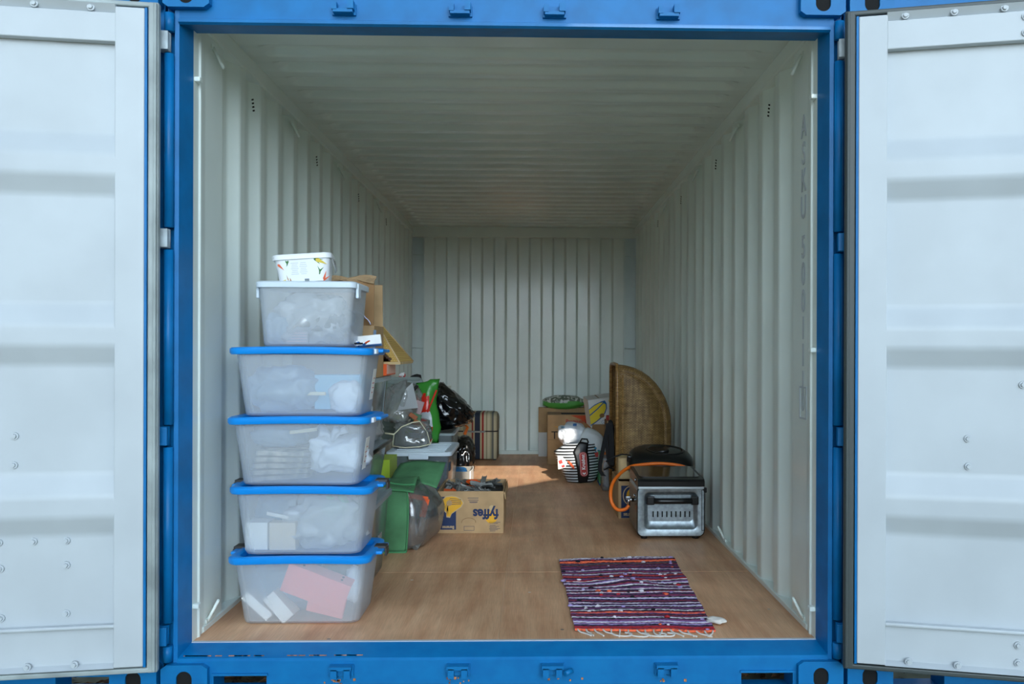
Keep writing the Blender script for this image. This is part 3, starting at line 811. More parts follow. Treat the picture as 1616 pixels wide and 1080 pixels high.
slab('cream_strip', 'cream coloured strip leaning in the third box', 'strip', (-0.83, 0.262, z + 0.2), (0.11, 0.01, 0.014), cream, (0, R(-7), 0))
# fourth
z = BZ[3] + 0.012
crumpled('plastic_bag', 'large pale blue film bag at the left of the topmost blue-lidded box', 'bag', (-0.92, 0.34, z), (0.27, 0.24, 0.19), film_blue, 41, crease=0.2)
crumpled('plastic_bag', 'bunched white plastic bag at the right of the topmost blue-lidded box', 'bag', (-0.66, 0.275, z), (0.13, 0.10, 0.13), bag_white, 43, crease=0.1)
slab('cream_board', 'cream board edge in the topmost blue-lidded box', 'board', (-0.87, 0.262, z + 0.075), (0.26, 0.012, 0.014), cream)
slab('blue_board', 'pale blue sheet behind the white bag in the topmost blue-lidded box', 'board', (-0.70, 0.36, z + 0.08), (0.19, 0.12, 0.14), mk('pale_blue_card', (130, 190, 216), rough=0.7))

# clear box with white lid on top, bucket above it
TZ = 4 * (BH + 0.0035)
cb = tub('storage_box', 'clear plastic box with milky lid standing on the blue-lidded stack', (-0.808, 0.35, TZ), R(0), 0.345, 0.27, 0.382, 0.30, 0.255, mk_film('milky_plastic', (238, 244, 250), clear=0.74, rough=0.25, gloss=0.3, trans=0.08), None, r=0.028)
m = MB(); m.loft([rrect(0.382, 0.302, 0.03, 5, 0.236), rrect(0.397, 0.316, 0.034, 5, 0.236), rrect(0.399, 0.318, 0.034, 5, 0.256), rrect(0.385, 0.304, 0.03, 5, 0.261), rrect(0.36, 0.28, 0.03, 5, 0.261), rrect(0.35, 0.27, 0.03, 5, 0.254)], smooth=True)
l_ = m.build('lid', white_lid, cb, autosmooth=40)
for s in (-1, 1):
    m = MB(); m.box((s * 0.198, -0.09, 0.225), (0.012, 0.05, 0.06), bev=0.004); m.build('clip', white_lid, l_)
m = MB()
for x in (-0.12, 0.05, 0.1): m.box((x, -0.139, 0.12), (0.0016, 0.002, 0.2), Matrix.Rotation(R(-4), 4, 'X') @ Matrix.Translation((0, 0, 0)))
crumpled('plastic_bag', 'white film bag packed in the clear box under the bucket', 'bag', (-0.82, 0.34, TZ + 0.012), (0.30, 0.22, 0.21), film_white, 51, crease=0.3, amp=0.3)
crumpled('grey_cloth', 'grey patterned cloth in the clear box under the bucket', 'cloth', (-0.76, 0.315, TZ + 0.06), (0.16, 0.14, 0.10), mk('grey_cloth', (96, 100, 104), rough=0.9, var=0.2, vscale=40), 53)
cd = thing('game_carton', 'small carton printed with fine stripes in the clear box', 'carton', (-0.85, 0.275, TZ + 0.012))
m = MB(); m.box((0, 0, 0.035), (0.085, 0.07, 0.07)); m.build('body', mk('printed_card', (150, 150, 158), rough=0.7), cd)
m = MB()
for k in range(6): m.box((0, -0.0355, 0.01 + k * 0.011), (0.078, 0.0006, 0.004))
m.build('stripe', mk('pinkish_print', (196, 170, 176), rough=0.7), cd)
crumpled('blue_cloth', 'blue cloth at the lower left of the clear box', 'cloth', (-0.935, 0.30, TZ + 0.012), (0.10, 0.13, 0.13), film_blue, 55)

bz = TZ + 0.262
bk = thing('bucket', 'white rectangular bucket with carrots and maize printed on it, on top of the stack', 'bucket', (-0.848, 0.37, bz + 0.004), rot=(0, R(-4.5), R(7)))
m = MB(); m.loft([rrect(0.196, 0.15, 0.03, 5, 0), rrect(0.222, 0.168, 0.032, 5, 0.098), rrect(0.222, 0.168, 0.032, 5, 0.102), rrect(0.216, 0.162, 0.03, 5, 0.10), rrect(0.19, 0.144, 0.03, 5, 0.004)], smooth=True)
m.build('body', mk('bucket_white', (232, 234, 236), rough=0.35), bk, autosmooth=40)
m = MB(); m.loft([rrect(0.226, 0.172, 0.032, 5, 0.092), rrect(0.236, 0.182, 0.034, 5, 0.092), rrect(0.238, 0.184, 0.034, 5, 0.108), rrect(0.232, 0.178, 0.034, 5, 0.113), rrect(0.21, 0.156, 0.03, 5, 0.113), rrect(0.2, 0.146, 0.03, 5, 0.109)], smooth=True)
m.build('lid', MATS['bucket_white'], bk, autosmooth=40)
m = MB(); m.tube([(0.116, -0.05, 0.09), (0.124, -0.055, 0.06), (0.122, 0.0, 0.035), (0.122, 0.05, 0.05), (0.116, 0.06, 0.09)], 0.003, 6); m.build('handle', grey_light, bk)
# the face leans out by the taper of the body
BM = Matrix.Translation((0, -0.0755, 0.0)) @ Matrix.Rotation(R(90 + 5.2), 4, 'X')
def leafy(pts): return pts
carrot = lambda x, y, a, L, w: [(x + L * math.cos(a), y + L * math.sin(a)), (x - w * math.sin(a), y + w * math.cos(a)), (x - 0.006 * math.cos(a), y - 0.006 * math.sin(a)), (x + w * math.sin(a), y - w * math.cos(a))]
pm_ = mk('print_carrot', (216, 96, 52), rough=0.6)
for p_ in (carrot(-0.092, 0.072, R(-48), 0.03, 0.005), carrot(0.082, 0.008, R(70), 0.034, 0.005), carrot(0.083, 0.003, R(32), 0.03, 0.004),):
    flat([p_], pm_, bk, BM, 'carrot_print', 0.0006)
pm_ = mk('print_maize', (216, 190, 70), rough=0.6)
for p_ in (carrot(0.06, 0.086, R(-28), 0.045, 0.009), carrot(-0.078, 0.004, R(40), 0.014, 0.006),):
    flat([p_], pm_, bk, BM, 'maize_print', 0.0007)
pm_ = ink_green
for p_ in (carrot(0.052, 0.089, R(-50), 0.03, 0.005), carrot(0.055, 0.09, R(-10), 0.03, 0.004), carrot(-0.062, 0.084, R(-70), 0.018, 0.003), carrot(-0.055, 0.084, R(-110), 0.022, 0.004), carrot(0.068, 0.04, R(110), 0.024, 0.003), carrot(0.068, 0.04, R(40), 0.022, 0.004), carrot(0.066, 0.03, R(75), 0.018, 0.003),):
    flat([p_], pm_, bk, BM, 'leaf_print', 0.0005)
pm_ = mk('print_brown', (170, 120, 70), rough=0.6)
for p_ in (carrot(-0.06, 0.012, R(105), 0.02, 0.002), carrot(-0.05, 0.006, R(100), 0.014, 0.003),):
    flat([p_], pm_, bk, BM, 'ear_print', 0.0006)
flat([rect2(-0.03 + 0.034 * (k % 2), 0.032 + 0.0075 * (k // 2), 0.03 - 0.004 * ((k * 5) % 3), 0.0022) for k in range(14)], ink_grey, bk, BM, 'text_print', 0.0003)
flat([rect2(0.014, 0.006, 0.018, 0.011)], mk('label_grey', (120, 128, 132), rough=0.5), bk, BM, 'barcode_print', 0.0006)

# small things lying on the topmost blue lid
lz = 4 * (BH + 0.0035) - 0.001
pc = thing('ribbon_scraps', 'small heap of blue and white toy strips on the blue lid beside the clear box', 'toy', (-0.60, 0.265, lz + 0.002))
for k in range(7):
    rnd = random.Random(60 + k)
    m = MB(); m.box((0, 0, 0.004), (0.034, 0.007, 0.004)); m.build('strip', [ink_blue, ink_white, ink_blue, black_plastic, ink_white, ink_blue, orange_plastic][k], pc, (rnd.uniform(-0.03, 0.02) if k < 6 else 0.03, rnd.uniform(-0.02, 0.02), 0.004 + 0.002 * k), (rnd.uniform(-0.4, 0.4), rnd.uniform(-0.5, 0.5), rnd.uniform(0, 3)))
slab('white_box_lid', 'white flat carton lid behind the toy strips on the blue lid', 'carton', (-0.60, 0.42, lz + 0.026), (0.11, 0.09, 0.04), paper, (R(-6), R(-6), R(8)))

# ---------------------------------------------------------------- column of clear boxes behind the stack
b3 = tub('storage_box', 'clear box with clear lid on the floor, lowest of the column behind the stack', (-0.885, 0.885, 0), 0, 0.46, 0.44, 0.52, 0.49, 0.375, clear_box, None, r=0.03)
m = MB(); m.loft([rrect(0.525, 0.495, 0.035, 5, 0.37), rrect(0.55, 0.52, 0.04, 5, 0.37), rrect(0.552, 0.522, 0.04, 5, 0.39), rrect(0.54, 0.51, 0.035, 5, 0.396), rrect(0.50, 0.47, 0.03, 5, 0.396), rrect(0.48, 0.45, 0.03, 5, 0.386)], smooth=True); m.build('lid', clear_lid, b3, autosmooth=40)
m = MB(); m.box((0.273, 0.02, 0.2), (0.005, 0.08, 0.025)); part_label(m.build('handle', grey_light, b3, loc=(-0.022, 0, 0)), 'pale grip on the side')
slab('dark_cloth_bundle', 'dark blue grey bundle inside the lowest clear box of the column', 'bundle', (-0.89, 0.885, 0.16), (0.40, 0.38, 0.28), navy_dark, bev=0.03)
b2 = tub('storage_box', 'clear box with black clip, middle of the column behind the stack', (-0.893, 0.90, 0.397), 0, 0.44, 0.46, 0.50, 0.54, 0.228, clear_box, None, r=0.03)
m = MB(); m.loft([rrect(0.50, 0.54, 0.03, 5, 0.226), rrect(0.52, 0.56, 0.035, 5, 0.226), rrect(0.52, 0.56, 0.035, 5, 0.238), rrect(0.49, 0.53, 0.03, 5, 0.240)], smooth=True); l_ = m.build('lid', clear_lid, b2, autosmooth=40)
m = MB(); m.tube([(0.266, -0.27, 0.226), (0.270, -0.1, 0.23), (0.270, 0.12, 0.232), (0.266, 0.28, 0.236)], 0.009, 8); m.box((0.252, -0.276, 0.226), (0.05, 0.03, 0.02), bev=0.004); part_label(m.build('clip', black_plastic, l_), 'black clip rail along the side')
slab('wrapped_bundle', 'grey wrapped bundle inside the middle clear box of the column', 'bundle', (-0.90, 0.90, 0.50), (0.38, 0.40, 0.17), mk('grey_wrap', (120, 132, 146), rough=0.8, rgb2=(90, 96, 130), vscale=9), bev=0.03)
b1 = tub('storage_box', 'tall clear box with grey lid, topmost of the column behind the stack', (-0.893, 0.91, 0.638), 0, 0.44, 0.52, 0.495, 0.60, 0.305, clear_box, None, r=0.025)
m = MB(); m.loft([rrect(0.50, 0.605, 0.03, 5, 0.30), rrect(0.525, 0.63, 0.035, 5, 0.30), rrect(0.527, 0.632, 0.035, 5, 0.322), rrect(0.51, 0.61, 0.03, 5, 0.326), rrect(0.46, 0.56, 0.03, 5, 0.326)], smooth=True); m.build('lid', mk('grey_lid', (170, 186, 192), rough=0.35), b1, autosmooth=40)
for y in (-0.24, -0.2, 0.22):
    m = MB(); m.box((0.24, y, 0.16), (0.004, 0.006, 0.27)); m.build('rib', clear_lid, b1, rot=(0, R(5.5), 0), loc=(-0.02, 0, 0.03))
crumpled('plastic_bag', 'white film bag inside the topmost clear box of the column', 'bag', (-0.86, 0.95, 0.65), (0.42, 0.46, 0.26), film_white, 71, crease=0.2, e=0.5)

# tall carton with raised flap on that column
ct = thing('tall_carton', 'open brown carton with raised flaps standing behind the white bucket', 'carton', (-0.80, 0.77, 0.965))
m = MB()
w, d, h = 0.36, 0.24, 0.235
for (c, s) in (((0, -d / 2, h / 2), (w, 0.005, h)), ((0, d / 2, h / 2), (w, 0.005, h)), ((-w / 2, 0, h / 2), (0.005, d, h)), ((w / 2, 0, h / 2), (0.005, d, h)), ((0, 0, 0.003), (w, d, 0.005))): m.box(c, s)
m.build('body', cardboard, ct)
m = MB(); m.box((0, 0, 0.1), (w, 0.005, 0.2)); part_label(m.build('flap', kraft_dark, ct, (0, -d / 2 + 0.004, h), (R(-3), 0, 0)), 'raised front flap')
m = MB(); m.box((0, 0, 0.1), (0.005, d, 0.2)); m.build('flap', kraft_dark, ct, (-w / 2, 0, h), (0, R(-4), 0))
m = MB(); m.box((0, 0, 0.1), (w, 0.005, 0.2)); m.build('flap', cardboard, ct, (0, d / 2, h), (R(4), 0, 0))
m = MB()
m.loft([[Vector((x, -d / 2 + 0.012 + 0.03 * t + 0.012 * math.sin(x * 30 + t * 3), h + 0.2 + 0.012 * math.sin(t * 5 + x * 24) + 0.01 * t)) for x in [(-0.18 + 0.36 * k / 14) for k in range(15)]] for t in (0, 0.5, 1, 1.6, 2.2)], cap=False, closed_v=False, smooth=False)
part_label(m.build('torn_edge', cardboard_in, ct, solid=0.003), 'crumpled torn top edge')
m = MB(); m.box((0.176, -d / 2 - 0.006, 0.16), (0.012, 0.006, 0.13), Matrix.Rotation(R(3), 4, 'Y')); part_label(m.build('tape', mk('blue_grey_tape', (100, 122, 146), rough=0.5), ct), 'blue grey tape at the corner')
bead_m = mk('silver_bead', (225, 220, 240), rough=0.08, metal=1.0)
bd = thing('bead_string', 'string of shiny silver beads hanging on the brown carton', 'beads', (-0.66, 0.625, 1.22))
pts = [(-0.09 + 0.0, 0, 0.034), (-0.07, 0, 0.040), (-0.05, 0, 0.041), (-0.03, 0, 0.038), (-0.012, 0, 0.034), (0.0, 0, 0.026), (0.008, 0, 0.014), (0.018, 0, 0.006), (0.026, 0, -0.004), (0.03, 0, -0.014)]
m = MB(); m.tube(pts, 0.0015, 5); m.build('thread', ink_grey, bd)
first = None
for i in range(len(pts) * 2 - 1):
    p = Vector(pts[i // 2]).lerp(Vector(pts[min(i // 2 + 1, len(pts) - 1)]), 0.5 * (i % 2))
    if first is None:
        m = MB(); m.blob((0.01, 0.01, 0.01), 1, 0.25, 3, 1, 1); first = m.build('bead', bead_m, bd); first.location = p
    else: copy_of(first, bd, p, (i, i * 2, 0))

# toy house roof on an orange box
orange_box = thing('orange_box', 'orange and pink carton under the toy roof', 'carton', (-0.74, 1.04, 0.9655))
m = MB(); m.box((0, 0, 0.03), (0.27, 0.27, 0.056), bev=0.002); m.build('body', orange_plastic, orange_box)
m = MB(); m.box((0.1362, 0.0, 0.032), (0.001, 0.25, 0.044)); part_label(m.build('end_label', mk('pink_label', (236, 190, 170), rough=0.6), orange_box), 'pale pink label on the end')
rf = thing('toy_roof', 'tan toy house roof of scored wood with a stepped opening', 'toy', (-0.73, 1.19, 1.027))
straw = bpy.data.materials.new('tile_scored_wood'); straw.use_nodes = True
n, l = straw.node_tree.nodes, straw.node_tree.links
tc = n.new('ShaderNodeTexCoord'); br = n.new('ShaderNodeTexBrick'); mp = n.new('ShaderNodeMapping'); mp.inputs['Rotation'].default_value = (R(90), 0, 0)
l.new(tc.outputs['Object'], mp.inputs[0]); l.new(mp.outputs[0], br.inputs['Vector'])
br.inputs['Scale'].default_value = 1; br.inputs['Brick Width'].default_value = 0.014; br.inputs['Row Height'].default_value = 0.009; br.inputs['Mortar Size'].default_value = 0.0009
br.inputs['Color1'].default_value = srgb(206, 172, 98); br.inputs['Color2'].default_value = srgb(198, 160, 86); br.inputs['Mortar'].default_value = srgb(160, 122, 62)
l.new(br.outputs['Color'], n['Principled BSDF'].inputs['Base Color']); n['Principled BSDF'].inputs['Roughness'].default_value = 0.6
hx, hy, H = 0.175, 0.24, 0.25
m = MB()
ap = Vector((0.0, 0.0, H))
A_, B_, C_, D_ = Vector((-hx, -hy, 0)), Vector((hx, -hy, 0)), Vector((hx, hy, 0)), Vector((-hx, hy, 0))
# front slope with a stepped hole: built from strips between heights
def xr(t, left): return (-hx if left else hx) * (1 - t)
steps = [(0.02, 0.115), (0.07, 0.115), (0.11, 0.10), (0.15, 0.088), (0.19, 0.078), (0.23, 0.068), (0.27, 0.055), (0.30, 0.0)]
prev = 0.0
def fp(x, t): return (x, -hy * (1 - t), H * t)
m.faces([fp(xr(0, 1), 0), fp(xr(0, 0), 0), fp(xr(0.02, 0), 0.02), fp(xr(0.02, 1), 0.02)], [(0, 1, 2, 3)])
for i in range(len(steps) - 1):
    t0, hw = steps[i]; t1 = steps[i + 1][0]
    for sgn in (0, 1):
        s = -1 if sgn else 1
        m.faces([fp(s * hw + 0.02, t0), fp(xr(t0, sgn), t0), fp(xr(t1, sgn), t1), fp(s * hw + 0.02, t1)], [(0, 1, 2, 3)])
m.faces([fp(xr(0.30, 1), 0.30), fp(xr(0.30, 0), 0.30), ap], [(0, 1, 2)])
m.faces([B_, C_, ap], [(0, 1, 2)]); m.faces([C_, D_, ap], [(0, 1, 2)]); m.faces([D_, A_, ap], [(0, 1, 2)])
m.build('roof_slopes', straw, rf, solid=0.006)
m = MB(); m.box((0, -hy + 0.004, -0.0), (2 * hx + 0.02, 0.014, 0.012)); m.box((hx - 0.004, 0, 0.0), (0.014, 2 * hy, 0.012)); m.box((-hx + 0.004, 0, 0.0), (0.014, 2 * hy, 0.012)); m.box((0, 0, -0.004), (2 * hx, 2 * hy, 0.004)); m.build('base_board', wood_light, rf)
m = MB()
for i in range(len(steps) - 2):
    t0, hw = steps[i + 1]; m.box(Vector(fp(hw + 0.018, t0)) + Vector((0, -0.003, 0)), (0.014, 0.006, 0.012)); m.box(Vector(fp(-hw + 0.022, t0)) + Vector((0, -0.003, 0)), (0.014, 0.006, 0.012))
m.box(Vector(fp(0.02, 0.295)) + Vector((0, -0.002, 0)), (0.13, 0.006, 0.006)); part_label(m.build('opening_trim', mk('dark_brown_wood', (74, 50, 32), rough=0.7), rf), 'dark stepped trim of the opening')
m = MB(); m.tube([B_ + Vector((0.004, 0, 0.004)), ap], 0.004, 6); m.tube([C_ + Vector((0.004, 0, 0.004)), ap], 0.004, 6); part_label(m.build('ridge_strip', ink_tan, rf), 'pale strips along the hips')
slab('toy_room_back', 'brown card wall seen through the opening of the toy roof', 'card', (-0.73, 1.16, 1.09), (0.2, 0.006, 0.1), kraft_dark)

# ---------------------------------------------------------------- the pile behind, on the left
slab('lime_folder', 'lime green file box standing beside the clear toy box', 'file box', (-0.815, 2.12, 0.215), (0.10, 0.28, 0.43), lime)
tb = tub('storage_box', 'clear toy box with corrugated white lid behind the green bag', (-0.652, 2.735, 0), 0, 0.35, 0.55, 0.40, 0.60, 0.408, mk_film('toy_box_plastic', (190, 206, 216), clear=0.82, rough=0.12, gloss=0.5, trans=0.4), None, r=0.025)
m = MB(); m.loft([rrect(0.405, 0.605, 0.03, 5, 0.398), rrect(0.43, 0.63, 0.04, 5, 0.398), rrect(0.432, 0.632, 0.04, 5, 0.418), rrect(0.42, 0.62, 0.035, 5, 0.424), rrect(0.375, 0.575, 0.03, 5, 0.424), rrect(0.36, 0.56, 0.03, 5, 0.416)], smooth=True)
tl_ = m.build('lid', white_lid, tb, autosmooth=40)
for k in range(6):
    m = MB(); m.box((0, 0, 0.421), (0.33, 0.03, 0.008), bev=0.003); m.build('lid_rib', white_lid, tl_, (0, -0.22 + k * 0.085, 0))
m = MB(); m.box((0.0, -0.318, 0.395), (0.13, 0.018, 0.036), bev=0.005)
for k in range(9): m.box((-0.055 + k * 0.0137, -0.328, 0.393), (0.005, 0.006, 0.03))
m.build('clip', white_lid, tl_)
tk = thing('toy_truck', 'dark toy truck with cream wheels in the clear toy box', 'toy', (-0.62, 2.52, 0.29))
m = MB(); m.box((0.02, 0, 0.03), (0.30, 0.08, 0.06), bev=0.008); m.box((-0.08, 0, 0.075), (0.08, 0.07, 0.05), bev=0.008); m.build('body', navy_dark, tk)
for x in (-0.09, 0.09):
    m = MB(); m.cyl((0, -0.045, 0), (0, -0.06, 0), 0.034, seg=18); w_ = m.build('wheel', black_plastic, tk, (x, 0, 0.055)); m = MB(); m.cyl((0, -0.06, 0), (0, -0.064, 0), 0.017, seg=14); m.build('hub', cream, w_)
lp = thing('cream_toy_part', 'cream L-shaped toy piece with dark lettering lines in the clear toy box', 'toy', (-0.585, 2.475, 0.22))
m = MB(); m.prism([(-0.04, 0), (-0.01, 0), (-0.005, 0.075), (0.06, 0.085), (0.085, 0.11), (0.03, 0.115), (-0.045, 0.105)], 'y', -0.012, 0.012); m.build('plate', cream, lp)
m = MB(); m.box((0.01, -0.0135, 0.098), (0.05, 0.002, 0.006)); m.build('print', ink_dark, lp)
slab('green_toy_track', 'green plastic bar inside the clear toy box', 'toy', (-0.70, 2.50, 0.255), (0.20, 0.05, 0.035), mk('toy_green', (70, 132, 74), rough=0.5))
slab('blue_rod', 'thin blue rod near the middle of the clear toy box', 'toy', (-0.63, 2.49, 0.185), (0.22, 0.012, 0.01), ink_blue, (0, R(3), 0))
slab('red_block', 'red block in the clear toy box', 'toy', (-0.55, 2.52, 0.21), (0.05, 0.04, 0.05), ink_red)
mg = thing('printed_mug', 'white mug with blue tree print in the clear toy box', 'mug', (-0.755, 2.53, 0.11))
m = MB(); m.loft([[Vector((r_ * math.cos(a), r_ * math.sin(a), z_)) for a in [2 * math.pi * k / 20 for k in range(20)]] for r_, z_ in ((0.04, 0), (0.052, 0.02), (0.052, 0.13), (0.048, 0.13), (0.048, 0.02))], smooth=True); m.build('body', mk('mug_white', (214, 222, 228), rough=0.3), mg)
flat([[(-0.03, 0.02), (-0.01, 0.06), (0.0, 0.03), (0.012, 0.075), (0.03, 0.02)]], ink_blue, mg, Matrix.Translation((0, -0.0525, 0)) @ FRONT, 'tree_print', 0.001)
slab('toy_heap_base', 'dark pile of toy parts at the bottom of the clear toy box', 'toy', (-0.65, 2.78, 0.10), (0.30, 0.46, 0.18), mk('toy_mix', (84, 96, 112), rough=0.6, rgb2=(120, 120, 126), vscale=18), bev=0.03)

# green fabric bag with clear side windows
gb = thing('green_bag', 'green fabric bag with clear plastic sides standing on the floor', 'bag', (-0.62, 1.66, 0))
def soft(p, a=0.006, f=9): 
    q = Vector(p); return q + Vector((noise.noise(q * f), noise.noise(q * f + Vector((5, 1, 2))), noise.noise(q * f + Vector((2, 8, 4))))) * a
# front end panel (facing the viewer), with a soft sag
m = MB(); m.smooth = True
nu, nv = 10, 14
def endp(u, v, y, side):
    x = -0.125 + 0.165 * u + 0.010 * math.sin(v * 3.1) * (u - 0.5) - 0.012 * (1 - v) * (1 - u) + 0.02 * v * (1 - u) * 0.6
    return soft((x, y - 0.018 * math.sin(math.pi * u) * math.sin(math.pi * min(1, v * 1.1)), 0.335 * v), 0.007)
m.loft([[endp(u / nu, v / nv, -0.24, 0) for u in range(nu + 1)] for v in range(nv + 1)], cap=False, closed_v=False)
m.build('end_panel', fabric_green, gb, solid=0.003)
m = MB(); m.smooth = True
m.loft([[endp(u / nu, v / nv, 0.24, 0) for u in range(nu + 1)] for v in range(nv + 1)], cap=False, closed_v=False)
m.build('end_panel', fabric_green, gb, solid=0.003)
# left side wall, floor
m = MB(); m.smooth = True
m.loft([[soft((-0.135 + 0.02 * v / 8 - 0.018 * math.sin(math.pi * u / 10), -0.24 + 0.48 * u / 10, 0.335 * v / 8), 0.008) for u in range(11)] for v in range(9)], cap=False, closed_v=False)
m.build('side_panel', fabric_green, gb, solid=0.003)
# top: the near flap folded over, the far flap raised
m = MB(); m.smooth = True
def topf(u, v):
    x = -0.118 + 0.19 * u; y = -0.25 + 0.30 * v
    z = 0.335 + 0.05 * math.sin(math.pi * v) * (0.4 + 0.6 * u) + 0.012 * math.sin(9 * v + 2 * u) - 0.025 * u * (1 - v)
    return soft((x, y, z), 0.012, 7)
m.loft([[topf(u / 10, v / 10) for u in range(11)] for v in range(11)], cap=False, closed_v=False)
m.build('top_flap', fabric_green, gb, solid=0.004)
m = MB(); m.smooth = True
def topg(u, v):
    x = -0.10 + 0.275 * u + 0.03 * v; y = 0.03 + 0.22 * v - 0.06 * u; z = 0.345 + 0.075 * v + 0.02 * math.sin(2.6 * u) - 0.045 * u * (1 - v)
    return soft((x, y, z), 0.008, 8)
m.loft([[topg(u / 10, v / 10) for u in range(11)] for v in range(11)], cap=False, closed_v=False)
part_label(m.build('top_flap', fabric_green, gb, solid=0.004), 'raised back flap of the bag')
m = MB()
m.tube([endp(0, v / 10, -0.243, 0) for v in range(11)], 0.005, 6); m.tube([endp(1, v / 10, -0.243, 0) for v in range(11)], 0.005, 6); m.tube([endp(u / 8, 0.005, -0.246, 0) for u in range(9)], 0.006, 6)
m.tube([topf(u / 8, 0.0) + Vector((0, -0.004, 0.004)) for u in range(9)], 0.005, 6); m.tube([topf(u / 8, 0.35) + Vector((0, 0, 0.006)) for u in range(9)], 0.006, 6)
m.build('piping', mk('green_piping', (74, 142, 92), rough=0.8), gb)
# clear side, bulging to the right
m = MB(); m.smooth = True
def side(u, v):
    b = math.sin(math.pi * u) ** 0.7 * math.sin(math.pi * min(1, 0.12 + 0.88 * v)) ** 0.8
    return soft((0.042 + 0.15 * b + 0.045 * u, -0.24 + 0.48 * u, 0.012 + 0.33 * v + 0.03 * v * u), 0.012, 10)
m.loft([[side(u / 16, v / 14) for u in range(17)] for v in range(15)], cap=False, closed_v=False)
part_label(m.build('clear_window', mk_film('bag_window', (220, 226, 230), clear=0.92, rough=0.12, gloss=0.6, bump=0.4, bscale=12, trans=0.3), gb, solid=0.002), 'clear plastic side window')
for k, (x, y, z_, sx, sy, sz, rx, ry, mt) in enumerate([(0.06, -0.12, 0.13, 0.03, 0.05, 0.22, 14, -12, grey_light), (0.10, -0.05, 0.11, 0.03, 0.06, 0.20, -8, 10, grey_light), (0.06, -0.14, 0.05, 0.10, 0.10, 0.03, 30, 30, grey_plastic), (0.09, 0.06, 0.10, 0.05, 0.12, 0.16, 12, 14, grey_plastic), (0.05, -0.04, 0.05, 0.12, 0.2, 0.05, 0, 12, grey_plastic), (0.03, 0.08, 0.15, 0.05, 0.1, 0.2, 0, 12, grey_plastic), (0.04, -0.16, 0.15, 0.03, 0.04, 0.2, 8, 20, grey_plastic)]):
    slab('toy_track', ['long pale track piece standing at the front of the green bag', 'pale track piece beside it in the green bag', 'grey track piece lying low in the green bag', 'dark track piece at the back of the green bag', 'grey track piece flat at the bottom of the green bag', 'grey track piece standing deep in the green bag', 'slanted grey track piece near the fabric end of the green bag'][k], 'toy track', (-0.62 + x, 1.66 + y, max(z_, sz / 2 + 0.015)), (sx, sy, sz), mt, (R(rx), R(ry), 0), group='track pieces in the green bag')
o_ = MB(); o_.box((0, 0, 0), (0.13, 0.03, 0.024)); o_.box((0.06, -0.0, -0.05), (0.03, 0.03, 0.10)); tag(o_.build('orange_track', orange_plastic, None, (-0.545, 1.52, 0.285), (0, R(14), R(20))), 'orange angled track piece behind the clear window of the green bag', 'toy track')

# banana carton with track pieces, printed upside down
def open_carton(name, label, loc, rz, w, d, h, mat=None, lip=True):
    root = thing(name, label, 'carton', loc, rz)
    mat = mat or cardboard
    for nm, c, s in (('front_panel', (0, -d / 2, h / 2), (w, 0.006, h)), ('back_panel', (0, d / 2, h / 2), (w, 0.006, h)), ('side_panel', (-w / 2, 0, h / 2), (0.006, d, h)), ('side_panel', (w / 2, 0, h / 2), (0.006, d, h)), ('base', (0, 0, 0.003), (w, d, 0.005))):
        m = MB(); m.box(c, s, bev=0.001); m.build(nm, mat, root)
    if lip:
        for s in (-1, 1):
            m = MB(); m.loft([[Vector((s * (w / 2 + dx), -d / 2 + 0.01 + (d - 0.02) * k / 4, h + dz)) for dx, dz in ((0.0, -0.03), (0.010, -0.002), (0.014, -0.03), (0.016, -0.05), (0.011, -0.05), (0.007, -0.02), (0.0, -0.01))] for k in range(5)], smooth=False)
            m.build('folded_flap', mat, root)
    return root
fx = open_carton('banana_carton', 'brown banana carton standing upside down, full of toy track', (-0.273, 2.165, 0), 0, 0.385, 0.49, 0.25)
# artwork drawn upright about the centre, then turned upside down on the front face
UD = Matrix.Translation((0, -0.2485, 0.125)) @ FRONT @ Matrix.Rotation(R(180), 4, 'Z')
flat([rect2(0.134, 0.006, 0.093, 0.196)], ink_navy, fx, UD @ Matrix.Translation((0, 0, -0.0018)), 'navy_print', 0.0020)
def banana_hand(parent, M, cx, cy, sc, flipx=1):
    outl = [(x * flipx * sc + cx, y * sc + cy) for x, y in [(0.0, -0.055), (0.035, -0.05), (0.055, -0.03), (0.06, 0.0), (0.05, 0.03), (0.032, 0.05), (0.03, 0.075), (0.008, 0.078), (-0.002, 0.055), (-0.03, 0.035), (-0.06, 0.015), (-0.075, -0.01), (-0.06, -0.035), (-0.03, -0.05)]]
    flat([outl], ink_tan, parent, M, 'banana_outline', 0.0004, 0.0004)
    flat([[((x - cx) * 0.9 + cx, (y - cy) * 0.9 + cy) for x, y in outl]], ink_yellow, parent, M, 'banana_print', 0.0004, 0.0008)
    lines = []
    for k in range(4):
        a = [(0.018 + 0.008 * k, 0.06), (0.022 + 0.006 * k, 0.03 - 0.004 * k), (0.0 - 0.004 * k + 0.02, 0.0 - 0.012 * k), (-0.03, -0.004 - 0.010 * k), (-0.058, -0.004 - 0.009 * k)]
        w_ = 0.0016
        lines.append([(x * flipx * sc + cx, (y + w_) * sc + cy) for x, y in a] + [(x * flipx * sc + cx, (y - w_) * sc + cy) for x, y in a[::-1]])
    flat(lines, ink_navy, parent, M, 'banana_lines', 0.0004, 0.0012)
banana_hand(fx, UD, 0.115, -0.045, 1.0)
flat([circ(0.128, -0.055, 0.017)], cardboard, fx, UD, 'round_hole_cover', 0.0004, 0.0016)
text('Bananas', 0.026, ink_tan, fx, UD @ Matrix.Translation((0.134, 0.090, 0.0006)), bold=0.0006, sx=0.86, name='lettering')
flat([circ(-0.122, 0.03, 0.036, 28)], ink_yellow, fx, UD, 'sun_print', 0.0004)
